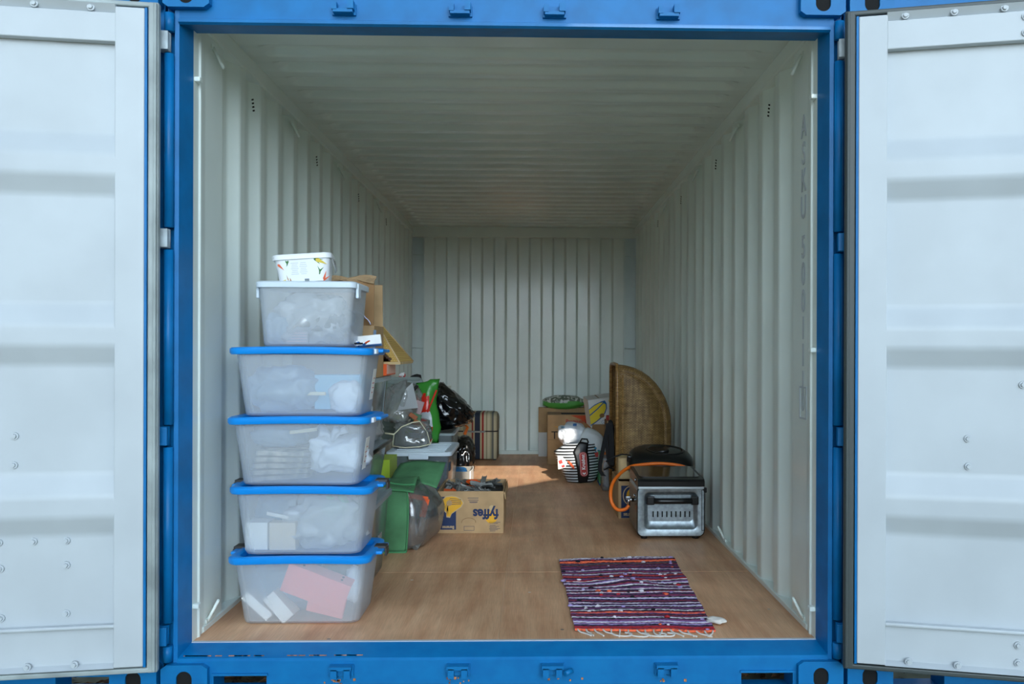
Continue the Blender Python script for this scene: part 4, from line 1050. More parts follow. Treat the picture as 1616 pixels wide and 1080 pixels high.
text('fyffes', 0.082, ink_navy, fx, UD @ Matrix.Translation((-0.088, 0.008, 0.0008)), bold=0.0028, sx=0.9, name='lettering')
flat([circ(-0.125, -0.026, 0.016)], ink_tan, fx, UD, 'knockout_hole', 0.0004, 0.0004)
flat([rect2(-0.155 + ((k * 7) % 5) * 0.003 + 0.012, 0.060 + k * 0.0068 + (0.004 if k > 1 else 0), 0.066 - ((k * 7) % 5) * 0.008, 0.0022) for k in range(8)], ink_navy, fx, UD, 'small_print', 0.0004)
flat([rect2(-0.016, -0.072, 0.06, 0.003), rect2(-0.016, -0.062, 0.05, 0.003), rect2(-0.016, -0.057, 0.042, 0.002), rect2(-0.014, -0.085, 0.064, 0.003)], ink_navy, fx, UD, 'small_print', 0.0004)
flat([rect2(0.01, 0.084, 0.062, 0.002), rect2(0.01, 0.108, 0.062, 0.002), rect2(-0.02, 0.096, 0.002, 0.024), rect2(0.04, 0.096, 0.002, 0.024)], ink_navy, fx, UD, 'print_frame', 0.0004)
m = MB(); m.tube([UD @ Vector((0.012 + 0.042 * math.cos(R(a)), 0.06 - 0.026 * math.sin(R(a)), 0.0006)) for a in range(-10, 195, 15)], 0.0012, 5); part_label(m.build('handhold', kraft_dark, fx), 'perforated handhold arc')
flat([rect2(0, 0.02, 0.30, 0.11)], ink_navy, fx, Matrix.Translation((0.1935, 0, 0.10)) @ Matrix.Rotation(R(90), 4, 'Z') @ FRONT, 'navy_print', 0.0004)
rnd = random.Random(17)
def track_piece(k, x, y, z_, mt, label, curve):
    m = MB()
    L, w_ = rnd.uniform(0.09, 0.14), 0.03
    ring = []
    for i in range(7):
        a = curve * (i / 6 - 0.5); px = L * (i / 6 - 0.5); py = 0.04 * math.cos(a) if curve else 0
        ring.append([Vector((px, py - w_ / 2, 0)), Vector((px, py + w_ / 2, 0)), Vector((px, py + w_ / 2, 0.012)), Vector((px, py + w_ / 2 - 0.005, 0.012)), Vector((px, py + w_ / 2 - 0.005, 0.006)), Vector((px, py - w_ / 2 + 0.005, 0.006)), Vector((px, py - w_ / 2 + 0.005, 0.012)), Vector((px, py - w_ / 2, 0.012))])
    m.loft(ring)
    o = m.build('toy_track', mt, None, (x, y, z_), (rnd.uniform(-0.7, 0.7), rnd.uniform(-0.7, 0.7), rnd.uniform(0, 3.1)))
    tag(o, label, 'toy track', 'toy track pieces in the banana carton')
slab('track_heap_base', 'dense dark layer of toy track filling the banana carton', 'toy track', (-0.273, 2.165, 0.11), (0.36, 0.46, 0.19), mk('track_dark', (58, 58, 56), rough=0.7, var=0.3, vscale=30), bev=0.01)
for k in range(46):
    x = -0.273 + rnd.uniform(-0.14, 0.14); y = 2.165 + rnd.uniform(-0.18, 0.18)
    orange = x < -0.26 and k % 4 == 0
    track_piece(k, x, y, 0.215 + rnd.uniform(0, 0.022), orange_plastic if orange else rnd.choice((grey_plastic, grey_plastic, grey_light, MATS['track_dark'])), 'orange toy track piece in the banana carton' if orange else 'grey toy track piece heaped in the banana carton', rnd.choice((0, 1.6, 2.2)))
slab('orange_block', 'bright orange track ramp at the front left of the banana carton', 'toy track', (-0.405, 1.985, 0.232), (0.075, 0.05, 0.03), orange_plastic, (R(8), R(6), R(6)))

# low carton with a blue cloth behind it
lc = open_carton('low_carton', 'low grey carton with curved white end behind the banana carton', (-0.60, 3.885, 0), 0, 0.37, 0.32, 0.115, mk('grey_card', (128, 124, 116), rough=0.9), lip=False)
m = MB(); m.loft([[Vector((0.187 + 0.012 * math.sin(math.pi * t), -0.16 + 0.32 * t, 0.118)), Vector((0.195 + 0.012 * math.sin(math.pi * t), -0.16 + 0.32 * t, 0.118)), Vector((0.195 + 0.012 * math.sin(math.pi * t), -0.16 + 0.32 * t, 0.0)), Vector((0.187 + 0.012 * math.sin(math.pi * t), -0.16 + 0.32 * t, 0.0))] for t in [k / 8 for k in range(9)]]); part_label(m.build('end_flap', paper, lc), 'curved white end')
crumpled('blue_bag', 'blue plastic bag lying in the low grey carton', 'bag', (-0.60, 3.885, 0.008), (0.31, 0.27, 0.12), mk('blue_bag', (16, 110, 176), rough=0.4, var=0.2, vscale=20, bump=0.3, bscale=30, bdist=0.006), 81, e=0.5, amp=0.1, crease=0.05)

# things piled on the clear toy box
vz = 0.4265
vb = thing('vinyl_bag', 'clear vinyl bag with cream piping lying on the toy box', 'bag', (-0.73, 2.72, vz), R(6))
m = MB(); m.blob((0.26, 0.30, 0.19), 91, 0.2, 1.6, 4, 0.6, Matrix.Translation((0, 0, 0.089)), 0.12, 3.0); m.build('film', film_clear, vb)
m = MB()
m.tube([(-0.13, -0.13, 0.02), (-0.12, -0.145, 0.10), (-0.07, -0.15, 0.15), (0.0, -0.14, 0.178), (0.05, -0.13, 0.185)], 0.004, 6); m.tube([(-0.13, -0.13, 0.02), (-0.05, -0.16, 0.012), (0.05, -0.155, 0.016), (0.12, -0.13, 0.03), (0.135, -0.06, 0.06)], 0.004, 6); m.tube([(0.05, -0.13, 0.185), (0.10, -0.12, 0.11), (0.12, -0.13, 0.03)], 0.003, 6)
m.tube([(-0.12, -0.145, 0.10), (-0.18, -0.11, 0.105)], 0.006, 6)
part_label(m.build('piping', cream, vb), 'cream piping along the seams')
crumpled('dark_fabric', 'dark green and black fabric inside the clear vinyl bag', 'cloth', (-0.73, 2.72, vz + 0.004), (0.21, 0.24, 0.13), mk('dark_green_cloth', (34, 44, 38), rough=0.9, rgb2=(22, 24, 26), vscale=9), 92, sub=3)
fb = thing('clear_bag', 'big clear plastic bag of packaging on the vinyl bag', 'bag', (-0.805, 2.78, vz + 0.155), R(-8))
m = MB(); m.blob((0.235, 0.28, 0.30), 95, 0.3, 1.8, 4, 0.75, Matrix.Translation((0, 0, 0.14)), 0.16, 2.6); m.build('film', film_clear, fb)
m = MB(); m.faces([(0.0, -0.14, 0.10), (0.15, -0.16, 0.12), (0.10, -0.12, 0.29), (0.06, -0.13, 0.25)], [(0, 1, 2, 3)]); part_label(m.build('folded_corner', film_white, fb, solid=0.002), 'stiff clear corner sticking up')
for (nm, lab, loc, sz, mt, rot) in (('beige_card', 'beige card in the clear bag of packaging', (-0.80, 2.72, 0.66), (0.14, 0.05, 0.11), mk('grey_beige', (150, 146, 130), rough=0.8), (0.2, 0.5, 0.2)), ('brown_card', 'brown card strip low in the clear bag of packaging', (-0.68, 2.68, 0.585), (0.09, 0.02, 0.04), mk('brown_orange', (172, 112, 62), rough=0.7), (0, 0.5, 0)), ('orange_card', 'orange card near the front of the clear bag of packaging', (-0.72, 2.665, 0.64), (0.06, 0.015, 0.03), mk('brown_orange2', (168, 96, 60), rough=0.7), (0, 0.6, 0)), ('green_card', 'green card in the clear bag of packaging', (-0.70, 2.69, 0.63), (0.06, 0.02, 0.05), mk('muted_green', (84, 124, 92), rough=0.7), (0, 0.3, 0)), ('pink_card', 'pinkish card high in the clear bag of packaging', (-0.69, 2.70, 0.70), (0.06, 0.02, 0.09), mk('dusty_pink', (176, 150, 150), rough=0.7), (0, 0.3, 0))):
    slab(nm, lab, 'card', loc, sz, mt, rot)
slab('black_bar', 'black bar leaning on the clear bag of packaging', 'bar', (-0.735, 2.70, 0.80), (0.022, 0.03, 0.13), black_plastic, (0, R(38), 0), bev=0.005)
rl = thing('ribbed_lid', 'grey ribbed clear box lid standing upright behind the clear bag', 'lid', (-0.85, 3.02, 0.427), rot=(R(-4), 0, 0))
m = MB(); m.loft([[Vector((p.x, -0.012 + q, p.y + 0.24)) for p in rrect(0.30 + e_, 0.46 + e_, 0.045, 5)] for q, e_ in ((0.0, -0.02), (0.0, 0.0), (0.02, 0.0), (0.02, -0.02))], smooth=True); m.build('panel', mk_film('grey_clear_lid', (150, 165, 160), clear=0.25, rough=0.25, gloss=0.35), rl, autosmooth=40)
for k in range(16):
    m = MB(); m.box((0, -0.015, 0.06 + 0.026 * k), (0.25, 0.006, 0.008), bev=0.002); m.build('rib', MATS['grey_clear_lid'], rl)
# foil bag green/red
fo = thing('foil_bag', 'shiny green and red printed foil bag standing beside the black sack', 'bag', (-0.645, 2.96, 0.4275), R(0))
m = MB(); m.smooth = True
def foil(u, v, back):
    x = -0.10 + 0.165 * u + 0.012 * math.sin(v * 7) * (1 if u > 0.5 else 0.4); z_ = 0.46 * v + (0.0 if u > 0.5 else -0.02 * (1 - u)) - 0.05 * (v > 0.99) * (1 - u) * 0.3
    b = 0.05 * math.sin(math.pi * u) * math.sin(math.pi * min(1, v * 1.02)) ** 0.6
    y = b if back else -b
    return soft((x, y, max(0.0, z_)), 0.012, 13)
for bk_ in (0, 1):
    for v in range(16):
        for u in range(10):
            U, V = (u + 0.5) / 10, (v + 0.5) / 16
            m.mi = 0 if (U > 0.72 or V > 0.74) else (1 if (V > 0.50 and U < 0.85 and U > 0.1) or (U > 0.45 and V < 0.28) else 2)
            if V > 0.74 and U < 0.5 and V < 0.80: m.mi = 1
            m.faces([foil((u + a) / 10, (v + b) / 16, bk_) for a, b in ((0, 0), (1, 0), (1, 1), (0, 1))], [(0, 1, 2, 3)])
bmesh.ops.remove_doubles(m.bm, verts=m.bm.verts[:], dist=0.0005)
m.build('film', [mk('foil_green', (58, 140, 50), rough=0.22, bump=0.35, bscale=30, bdist=0.006), mk('foil_red', (206, 44, 30), rough=0.22, bump=0.35, bscale=30, bdist=0.006), mk('foil_white', (190, 196, 200), rough=0.2, bump=0.35, bscale=30, bdist=0.006)], fo)
flat([rect2(0.01, 0.27, 0.012, 0.17)], MATS['foil_red'], fo, Matrix.Translation((0, -0.062, 0)) @ FRONT @ Matrix.Rotation(R(-22), 4, 'Z') @ Matrix.Translation((-0.1, 0.02, 0)), 'red_edge', 0.001)
# grey tub under the black sack
gt = tub('storage_box', 'clear grey open tub behind the toy box, under the black sack', (-0.70, 3.42, 0), 0, 0.36, 0.50, 0.40, 0.55, 0.478, mk_film('grey_tub', (150, 164, 166), clear=0.4, rough=0.25, gloss=0.4), None, r=0.03)
m = MB(); m.loft([rrect(0.40, 0.55, 0.03, 5, 0.462), rrect(0.43, 0.58, 0.035, 5, 0.462), rrect(0.43, 0.58, 0.035, 5, 0.478), rrect(0.395, 0.545, 0.03, 5, 0.48)], cap=False, smooth=True); m.build('rim', mk('tub_rim', (150, 164, 166), rough=0.3), gt, autosmooth=40)
slab('tub_contents', 'dark clothes filling the grey tub under the black sack', 'clothes', (-0.70, 3.42, 0.22), (0.34, 0.48, 0.42), mk('dark_clothes', (60, 62, 66), rough=0.9), bev=0.03)
def sackshape(q):
    s_ = min(1.0, max(0.0, (q.x + 0.08) / 0.23)); b_ = -0.172
    z_ = b_ + (q.z - b_) * (1 - 0.62 * s_ ** 1.2) + 0.03 * s_
    return (q.x * (1.0 + 0.25 * s_), q.y, z_)
crumpled('black_sack', 'big shiny black bin bag lying over the grey tub', 'bag', (-0.545, 3.42, 0.478), (0.30, 0.42, 0.385), bag_black, 101, amp=0.14, freq=1.6, crease=0.10, cf=2.6, e=0.8, sub=5, shape=sackshape)
crumpled('black_sack', 'smaller black bin bag slumped on the floor before the striped suitcase', 'bag', (-0.54, 4.26, 0.0), (0.28, 0.36, 0.365), bag_black, 107, amp=0.2, freq=1.5, crease=0.10, cf=2.4, e=0.85, sub=5, shape=lambda q: (q.x - 0.06 * max(0, q.z) * 4 * 0.5, q.y, q.z))
o_ = MB(); o_.tube([(-0.46, 3.75, 0.50), (-0.43, 3.72, 0.47), (-0.45, 3.68, 0.42)], 0.012, 6); tag(o_.build('orange_strap', hose_orange), 'orange strap hanging below the big black bin bag', 'strap')
pf = thing('picture_frame', 'small pale frame with an orange print behind the black sack', 'frame', (-0.64, 3.9, 0.0))
m = MB(); m.box((0, 0, 0.40), (0.12, 0.02, 0.80), bev=0.004); m.build('frame', mk('frame_pale', (176, 176, 164), rough=0.5), pf)
m = MB(); m.box((0.0, -0.0108, 0.745), (0.085, 0.002, 0.06)); part_label(m.build('print', mk('print_orange', (196, 140, 110), rough=0.6), pf), 'orange print')
crumpled('black_bag', 'black bag just showing above the ribbed lid', 'bag', (-0.80, 3.30, 0.48), (0.16, 0.2, 0.42), fabric_black, 111, sub=3)
fl_ = thing('flower_ornament', 'small white flower ornament on top of the ribbed lid', 'ornament', (-0.855, 3.06, 0.893))
for k in range(6):
    m = MB(); m.blob((0.022, 0.012, 0.03), k, 0.1, 2, 2, 1); m.build('petal', ink_white if k % 3 else ink_red, fl_, (0.014 * math.cos(k), 0.006 * math.sin(k), 0.014 + 0.01 * math.sin(1.7 * k)), (0, k * 1.05, 0))

# striped suitcase at the back
su = thing('suitcase', 'striped fabric suitcase standing near the back wall', 'suitcase', (-0.455, 5.52, 0))
stripe = bpy.data.materials.new('striped_fabric'); stripe.use_nodes = True
n, l = stripe.node_tree.nodes, stripe.node_tree.links
tc = n.new('ShaderNodeTexCoord'); sp = n.new('ShaderNodeSeparateXYZ'); cr = n.new('ShaderNodeValToRGB'); mr = n.new('ShaderNodeMapRange')
l.new(tc.outputs['Object'], sp.inputs[0]); l.new(sp.outputs['X'], mr.inputs[0]); mr.inputs[1].default_value = -0.21; mr.inputs[2].default_value = 0.21
l.new(mr.outputs[0], cr.inputs['Fac']); cr.color_ramp.interpolation = 'CONSTANT'
cols = [(0.0, (176, 168, 140)), (0.16, (150, 140, 112)), (0.24, (176, 168, 140)), (0.36, (134, 52, 44)), (0.40, (190, 176, 140)), (0.43, (38, 48, 66)), (0.56, (190, 176, 140)), (0.60, (150, 50, 44)), (0.645, (196, 188, 160)), (0.70, (150, 142, 116)), (0.73, (196, 188, 160)), (0.79, (168, 160, 132)), (0.83, (104, 106, 100)), (0.88, (188, 180, 150)), (0.95, (140, 128, 104))]
while len(cr.color_ramp.elements) < len(cols): cr.color_ramp.elements.new(0.5)
for e_, (p, c) in zip(cr.color_ramp.elements, cols): e_.position = p; e_.color = srgb(*c)
l.new(cr.outputs[0], n['Principled BSDF'].inputs['Base Color']); n['Principled BSDF'].inputs['Roughness'].default_value = 0.85
def shell(z0, z1, r, w=0.41, d=0.36):
    m = MB(); N = 6
    if z0 < 0.1: rings = [rrect(w - 0.02, d - 0.02, r, N, z0), rrect(w, d, r, N, z0 + 0.015), rrect(w, d, r, N, z1)]
    else: rings = [rrect(w, d, r, N, z0), rrect(w, d, r, N, z1 - 0.06), rrect(w - 0.012, d - 0.012, r, N, z1 - 0.03), rrect(w - 0.04, d - 0.04, r, N, z1 - 0.008), rrect(w - 0.1, d - 0.1, r * 0.8, N, z1)]
    m.loft(rings, smooth=True); return m
shell(0.012, 0.282, 0.03, 0.40, 0.35).build('body', stripe, su, autosmooth=45)
shell(0.295, 0.472, 0.05).build('lid', stripe, su, autosmooth=45)
m = MB(); m.loft([rrect(0.405, 0.355, 0.04, 6, 0.282), rrect(0.405, 0.355, 0.04, 6, 0.295)]); part_label(m.build('zipper', ink_dark, su), 'dark zip between the halves')
m = MB(); m.box((-0.03, -0.192, 0.285), (0.22, 0.014, 0.016), bev=0.005); part_label(m.build('handle', grey_light, su), 'pale carrying handle')
for x in (-0.17, 0.17):
    for y in (-0.13, 0.13):
        m = MB(); m.box((x, y, 0.007), (0.03, 0.03, 0.014)); m.build('foot', black_plastic, su)
#--PART4--
# ---------------------------------------------------------------- right side, from the back wall forwards
wc = open_carton('white_banana_carton', 'white banana carton on the floor at the back, lowest of its stack', (0.40, 5.79 - 0.03 - 0.0, 0), 0, 0.49, 0.17, 0.246, mk('white_card', (214, 216, 214), rough=0.8), lip=False)
WM = Matrix.Translation((0, -0.0865, 0.123)) @ FRONT
flat([crescent(-0.145, 0.0, 0.06, 100, 265, 0.034, 14, 1.35), crescent(-0.115, -0.005, 0.055, 100, 262, 0.03, 14, 1.4)], MATS['ink_yellow'], wc, WM, 'banana_print', 0.0006, 0.0006)
flat([crescent(-0.145, 0.0, 0.06, 98, 268, 0.044, 14, 1.35)], ink_navy, wc, WM, 'banana_outline', 0.0005)
flat([rect2(-0.12, -0.085, 0.21, 0.042)], ink_blue, wc, WM, 'blue_band', 0.0006)
flat([rect2(-0.20 + 0.035 * k, -0.085, 0.016, 0.018) for k in range(5)], ink_white, wc, WM, 'band_letters', 0.0004, 0.0006)
m = MB(); m.box((0, 0, 0.245), (0.48, 0.16, 0.004)); m.build('top_flap', MATS['white_card'], wc)
rc = open_carton('red_brown_carton', 'brown carton with red printed corner standing on the white banana carton', (0.40, 5.76, 0.2485), 0, 0.49, 0.17, 0.25, cardboard, lip=False)
RM = Matrix.Translation((0, -0.0865, 0.125)) @ FRONT
flat([[(-0.242, -0.123), (-0.13, -0.123), (-0.15, -0.06), (-0.19, 0.02), (-0.222, 0.122), (-0.242, 0.122)]], mk('ink_brick', (150, 66, 38), rough=0.75), rc, RM, 'red_print', 0.0006)
m = MB(); m.box((0, 0, 0.249), (0.48, 0.16, 0.004)); m.build('top_flap', cardboard, rc)
pl = thing('green_white_bag', 'plump green and white printed plastic pack lying on the brown carton', 'bag', (0.41, 5.72, 0.5005))
m = MB(); m.smooth = True
t = bmesh.new(); bmesh.ops.create_icosphere(t, subdivisions=4, radius=1)
for v in t.verts:
    p = v.co.copy(); q = Vector([math.copysign(abs(c) ** 0.7, c) for c in p])
    q *= 1 + 0.08 * noise.noise(p * 2.3) 
    v.co = Vector((q.x * 0.215, q.y * 0.12, max(q.z, -0.9) * 0.06 * (1 + 0.25 * (1 - abs(p.x))) + 0.056))
t.verts.index_update()
vs = [v.co.copy() for v in t.verts]
for f in t.faces:
    c = f.calc_center_median(); m.mi = 0 if c.z < 0.062 + 0.012 * math.sin(c.x * 18) + 0.0 else 1
    m.faces([vs[v.index] for v in f.verts], [(0, 1, 2)])
t.free(); bmesh.ops.remove_doubles(m.bm, verts=m.bm.verts[:], dist=0.00005)
m.build('film', [mk('pack_green', (86, 168, 70), rough=0.4, bump=0.2, bscale=25, bdist=0.004), mk('pack_white', (206, 208, 200), rough=0.4, rgb2=(92, 104, 86), vscale=34, lo=0.44, hi=0.5, bump=0.2, bscale=25, bdist=0.004)], pl)
text('ulmor', 0.045, ink_white, pl, Matrix.Translation((0.0, -0.1215, 0.068)) @ Matrix.Rotation(R(72), 4, 'X'), bold=0.0008, sx=0.8)
slab('red_pouch', 'red thing poking out at the right end of the green and white pack', 'pouch', (0.635, 5.70, 0.53), (0.035, 0.05, 0.045), ink_red, bev=0.012)

tc_ = open_carton('brown_carton', 'brown carton with orange banner and dark letters in front of the red-cornered carton', (0.455, 5.24, 0), 0, 0.43, 0.37, 0.472, cardboard, lip=False)
TM = Matrix.Translation((0, -0.1885, 0.236)) @ FRONT
m = MB(); m.box((0, -0.1875, 0.236), (0.43, 0.003, 0.0025)); part_label(m.build('flap_seam', kraft_dark, tc_), 'dark edge between the flaps')
m = MB(); m.box((0.03, 0.0, 0.4695), (0.36, 0.34, 0.004)); part_label(m.build('opening', black_hole, tc_), 'black sheet for the shade under the top flap')  # shade inside the open top, painted as a black sheet
m = MB(); m.box((-0.15, 0, 0.474), (0.13, 0.36, 0.005)); m.build('top_flap', cardboard_in, tc_); m = MB(); m.box((0.06, -0.17, 0.474), (0.31, 0.03, 0.005)); m.build('top_flap', cardboard, tc_)
flat([[(0.0, 0.234), (0.215, 0.234), (0.215, 0.06), (0.19, 0.11), (0.15, 0.16), (0.09, 0.20)]], mk('ink_vermilion', (206, 84, 48), rough=0.7), tc_, TM, 'orange_banner', 0.0004)
text('Premium', 0.052, ink_red, tc_, TM @ Matrix.Translation((0.04, 0.175, 0.0006)), bold=0.0012, sx=0.9)
text('Box', 0.052, ink_red, tc_, TM @ Matrix.Translation((0.175, 0.175, 0.0006)), bold=0.0012, sx=0.9)
text('TU', 0.105, ink_dark, tc_, TM @ Matrix.Translation((-0.115, 0.04, 0.0004)), bold=0.0005, sx=1.0)
flat([[(-0.155, 0.13), (-0.10, 0.125), (-0.02, 0.10), (-0.03, 0.09), (-0.09, 0.105), (-0.14, 0.12)]], mk('ink_amber', (206, 150, 60), rough=0.7), tc_, TM, 'smile_print', 0.0004)

# tilted white banana carton resting on a plain carton behind the wicker hood
pc2 = open_carton('plain_carton', 'plain brown carton behind the hanging black straps', (0.80, 4.22, 0), 0, 0.40, 0.34, 0.465, kraft_dark, lip=False)
m = MB(); m.box((0, 0, 0.464), (0.39, 0.33, 0.005)); m.build('top_flap', kraft_dark, pc2)
tb2 = thing('white_banana_carton', 'tilted white carton with big yellow bananas printed on it, beside the wicker hood', 'carton', (0.775, 4.23, 0.4695), rot=(R(4), R(-8), R(5)))
m = MB(); m.box((0, 0, 0.122), (0.40, 0.26, 0.24), bev=0.002); m.build('body', MATS['white_card'], tb2)
m = MB(); m.box((0, 0, 0.001), (0.395, 0.255, 0.004)); part_label(m.build('base', kraft_dark, tb2), 'brown underside')
XM = Matrix.Translation((-0.2, -0.1305, 0.0)) @ FRONT
flat([[(0.0, 0.165), (0.05, 0.195), (0.11, 0.215), (0.145, 0.22), (0.158, 0.19), (0.155, 0.15), (0.135, 0.11), (0.10, 0.075), (0.05, 0.045), (0.0, 0.02)]], ink_blue, tb2, XM, 'blue_outline', 0.0004)
flat([[(0.0, 0.158), (0.05, 0.187), (0.10, 0.205), (0.128, 0.205), (0.07, 0.16), (0.0, 0.115)], [(0.0, 0.104), (0.08, 0.155), (0.132, 0.197), (0.148, 0.185), (0.146, 0.15), (0.128, 0.115), (0.095, 0.083), (0.05, 0.053), (0.0, 0.03)]], mk('ink_lemon', (226, 200, 50), rough=0.7), tb2, XM, 'banana_print', 0.0004, 0.0004)
flat([circ(0.105, 0.095, 0.022, 16, 0.019), circ(0.215, 0.165, 0.035, 16, 0.022)], kraft_dark, tb2, XM, 'hand_hole', 0.0006, 0.0006)
flat([circ(0.11, 0.038, 0.015, 18)], ink_blue, tb2, XM, 'round_mark', 0.0004); flat([circ(0.11, 0.038, 0.012, 18)], ink_white, tb2, XM, 'round_mark', 0.0004, 0.0004)
flat([rect2(0.11, 0.038, 0.003, 0.014), rect2(0.113, 0.032, 0.009, 0.003)], ink_blue, tb2, XM, 'round_mark', 0.0004, 0.0008)
flat([rect2(0.20, 0.045 + 0.012 * k, 0.075, 0.007) for k in range(4)], mk('ink_sky', (120, 170, 204), rough=0.7), tb2, XM, 'blue_lines', 0.0004)
flat([circ(0.19, 0.21, 0.014), circ(0.205, 0.222, 0.012)], MATS['ink_lemon'], tb2, XM, 'yellow_emblem', 0.0004); flat([rect2(0.197, 0.188, 0.028, 0.018)], ink_blue, tb2, XM, 'blue_emblem', 0.0006)
m = MB(); m.box((-0.13, 0.02, 0.245), (0.10, 0.2, 0.004), Matrix.Translation((0, 0, -0.0)) @ Matrix.Rotation(R(-3), 4, 'Y')); m.build('flap', kraft_dark, tb2)

# striped carrier bag and white bags
kb = thing('striped_bag', 'black and white striped carrier bag with a red badge, on the floor', 'bag', (0.485, 3.99, 0))
stp = bpy.data.materials.new('black_white_stripes'); stp.use_nodes = True
n, l = stp.node_tree.nodes, stp.node_tree.links
tc = n.new('ShaderNodeTexCoord'); sp = n.new('ShaderNodeSeparateXYZ'); l.new(tc.outputs['Object'], sp.inputs[0])
ab = n.new('ShaderNodeMath'); ab.operation = 'MULTIPLY_ADD'; l.new(sp.outputs['X'], ab.inputs[0]); ab.inputs[1].default_value = -0.05; l.new(sp.outputs['Z'], ab.inputs[2])
fr = n.new('ShaderNodeMath'); fr.operation = 'MULTIPLY'; fr.inputs[1].default_value = 1 / 0.0235; l.new(ab.outputs[0], fr.inputs[0])
f2 = n.new('ShaderNodeMath'); f2.operation = 'FRACT'; l.new(fr.outputs[0], f2.inputs[0])
gt_ = n.new('ShaderNodeMath'); gt_.operation = 'GREATER_THAN'; gt_.inputs[1].default_value = 0.5; l.new(f2.outputs[0], gt_.inputs[0])
mx = n.new('ShaderNodeMix'); mx.data_type = 'RGBA'; l.new(gt_.outputs[0], mx.inputs[0]); mx.inputs[6].default_value = srgb(14, 14, 18); mx.inputs[7].default_value = srgb(206, 212, 216)
l.new(mx.outputs[2], n['Principled BSDF'].inputs['Base Color']); n['Principled BSDF'].inputs['Roughness'].default_value = 0.4
def kx(u, v):     # front outline: narrow foot, wide shoulders, left ear flaring out
    L = -0.105 - 0.115 * min(1, v * 1.25) ** 0.9 + (0.0 if v < 0.8 else 0.10 * (v - 0.8) / 0.2)
    Rr = 0.12 + 0.06 * math.sin(math.pi * min(1, v * 0.9)) ** 0.8
    return L + (Rr - L) * u
def kf(u, v):
    b = math.sin(math.pi * u) ** 0.5
    return soft((kx(u, v), -0.125 - 0.03 * math.sin(math.pi * v) * b + 0.08 * (1 - b), 0.002 + 0.325 * v - 0.02 * abs(u - 0.5) * v), 0.006, 12)
m = MB(); m.smooth = True
m.loft([[kf(u / 20, v / 16) for u in range(21)] for v in range(17)], cap=False, closed_v=False)
m.loft([[kf(u / 20, v / 16) * 1.0 + Vector((0, 0.22 * math.sin(math.pi * u / 20) ** 0.5, 0)) for u in range(21)] for v in range(17)], cap=False, closed_v=False)
m.loft([[kf(u / 20, 0) + Vector((0, 0.22 * k / 3 * math.sin(math.pi * u / 20) ** 0.5, 0)) for u in range(21)] for k in range(4)], cap=False, closed_v=False)
m.build('striped_panel', stp, kb, solid=0.002)
m = MB(); m.smooth = True
def cu(u, v): p = kf(0.40 + 0.31 * u, 0.0 + 1.04 * v); return p + Vector((0, -0.004, 0))
m.loft([[cu(u / 6, v / 16) for u in range(7)] for v in range(17)], cap=False, closed_v=False)
part_label(m.build('centre_panel', mk('bag_black_panel', (15, 15, 18), rough=0.4, bump=0.2, bscale=20, bdist=0.004), kb, solid=0.002), 'plain black middle panel')
m = MB(); m.tube([cu(0.1, 1.0), cu(0.15, 1.06) + Vector((0, 0, 0.006)), cu(0.5, 1.05) + Vector((0, 0, 0.008)), cu(0.85, 1.06) + Vector((0, 0, 0.006)), cu(1.0, 1.0)], 0.006, 6); m.build('rim', fabric_black, kb)
bc = cu(0.5, 0.47)
KM = Matrix.Translation((bc.x + 0.004, bc.y - 0.010, bc.z)) @ FRONT @ Matrix.Rotation(R(94), 4, 'Z')
def pill(w, h): return [tuple(p[:2]) for p in rrect(w, h, h * 0.42, 5)]
flat([pill(0.20, 0.062)], ink_red, kb, KM, 'red_badge', 0.002)
m = MB(); m.tube([KM @ Vector((x * 0.95, y * 0.9, 0.0022)) for x, y in pill(0.196, 0.058)], 0.0011, 5, closed=True); m.build('badge_outline', ink_white, kb)
text('Kruidvat', 0.040, ink_white, kb, KM @ Matrix.Translation((0.018, 0.0, 0.0024)), bold=0.0012, sx=0.9)
flat([[(-0.085, 0.0), (-0.078, 0.012), (-0.066, 0.013), (-0.068, 0.007), (-0.075, 0.0), (-0.068, -0.007), (-0.066, -0.013), (-0.078, -0.012)]], ink_white, kb, KM, 'badge_emblem', 0.0004, 0.002)
rp = kf(0.12, 0.52)
m = MB(); m.prism([(-0.045, -0.05), (0.012, -0.035), (0.03, 0.005), (-0.01, 0.055), (-0.05, 0.06)], 'z', 0, 0.002, Matrix.Translation(rp + Vector((0.0, -0.035, 0.0))) @ FRONT); part_label(m.build('white_label', paper, kb), 'white label with red print')
flat([rect2(-0.02, 0.02, 0.03, 0.03), rect2(-0.012, -0.02, 0.026, 0.02)], ink_red, kb, Matrix.Translation(rp + Vector((0.0, -0.0375, 0.0))) @ FRONT @ Matrix.Rotation(R(20), 4, 'Z'), 'label_print', 0.0005)
flat([[(-0.01, 0.035), (0.04, -0.03), (0.055, -0.035), (0.05, -0.01), (0.015, 0.03)]], ink_orange, kb, Matrix.Translation(rp + Vector((0.035, -0.04, -0.012))) @ FRONT, 'orange_mark', 0.0015)
rr_ = kf(0.92, 0.72)
flat([[(-0.05, -0.012), (0.02, -0.022), (0.045, 0.0), (0.03, 0.02), (-0.02, 0.018)]], ink_red, kb, Matrix.Translation(rr_ + Vector((-0.01, -0.012, 0))) @ FRONT @ Matrix.Rotation(R(8), 4, 'Z'), 'red_ribbon', 0.002)
def wshape(q): return (q.x, q.y, q.z)
wbg = thing('white_bag', 'bright white plastic bag with a blue tab lying on the striped bag', 'bag', (0.43, 4.05, 0.30), R(0))
m = MB(); m.blob((0.23, 0.20, 0.19), 121, 0.22, 1.9, 4, 0.78, Matrix.Translation((0, 0, 0.085)), 0.10, 2.6); m.build('film', bag_white, wbg)
m = MB(); m.box((0.015, -0.075, 0.172), (0.03, 0.02, 0.02), bev=0.003); part_label(m.build('blue_tab', ink_blue, wbg), 'blue tab')
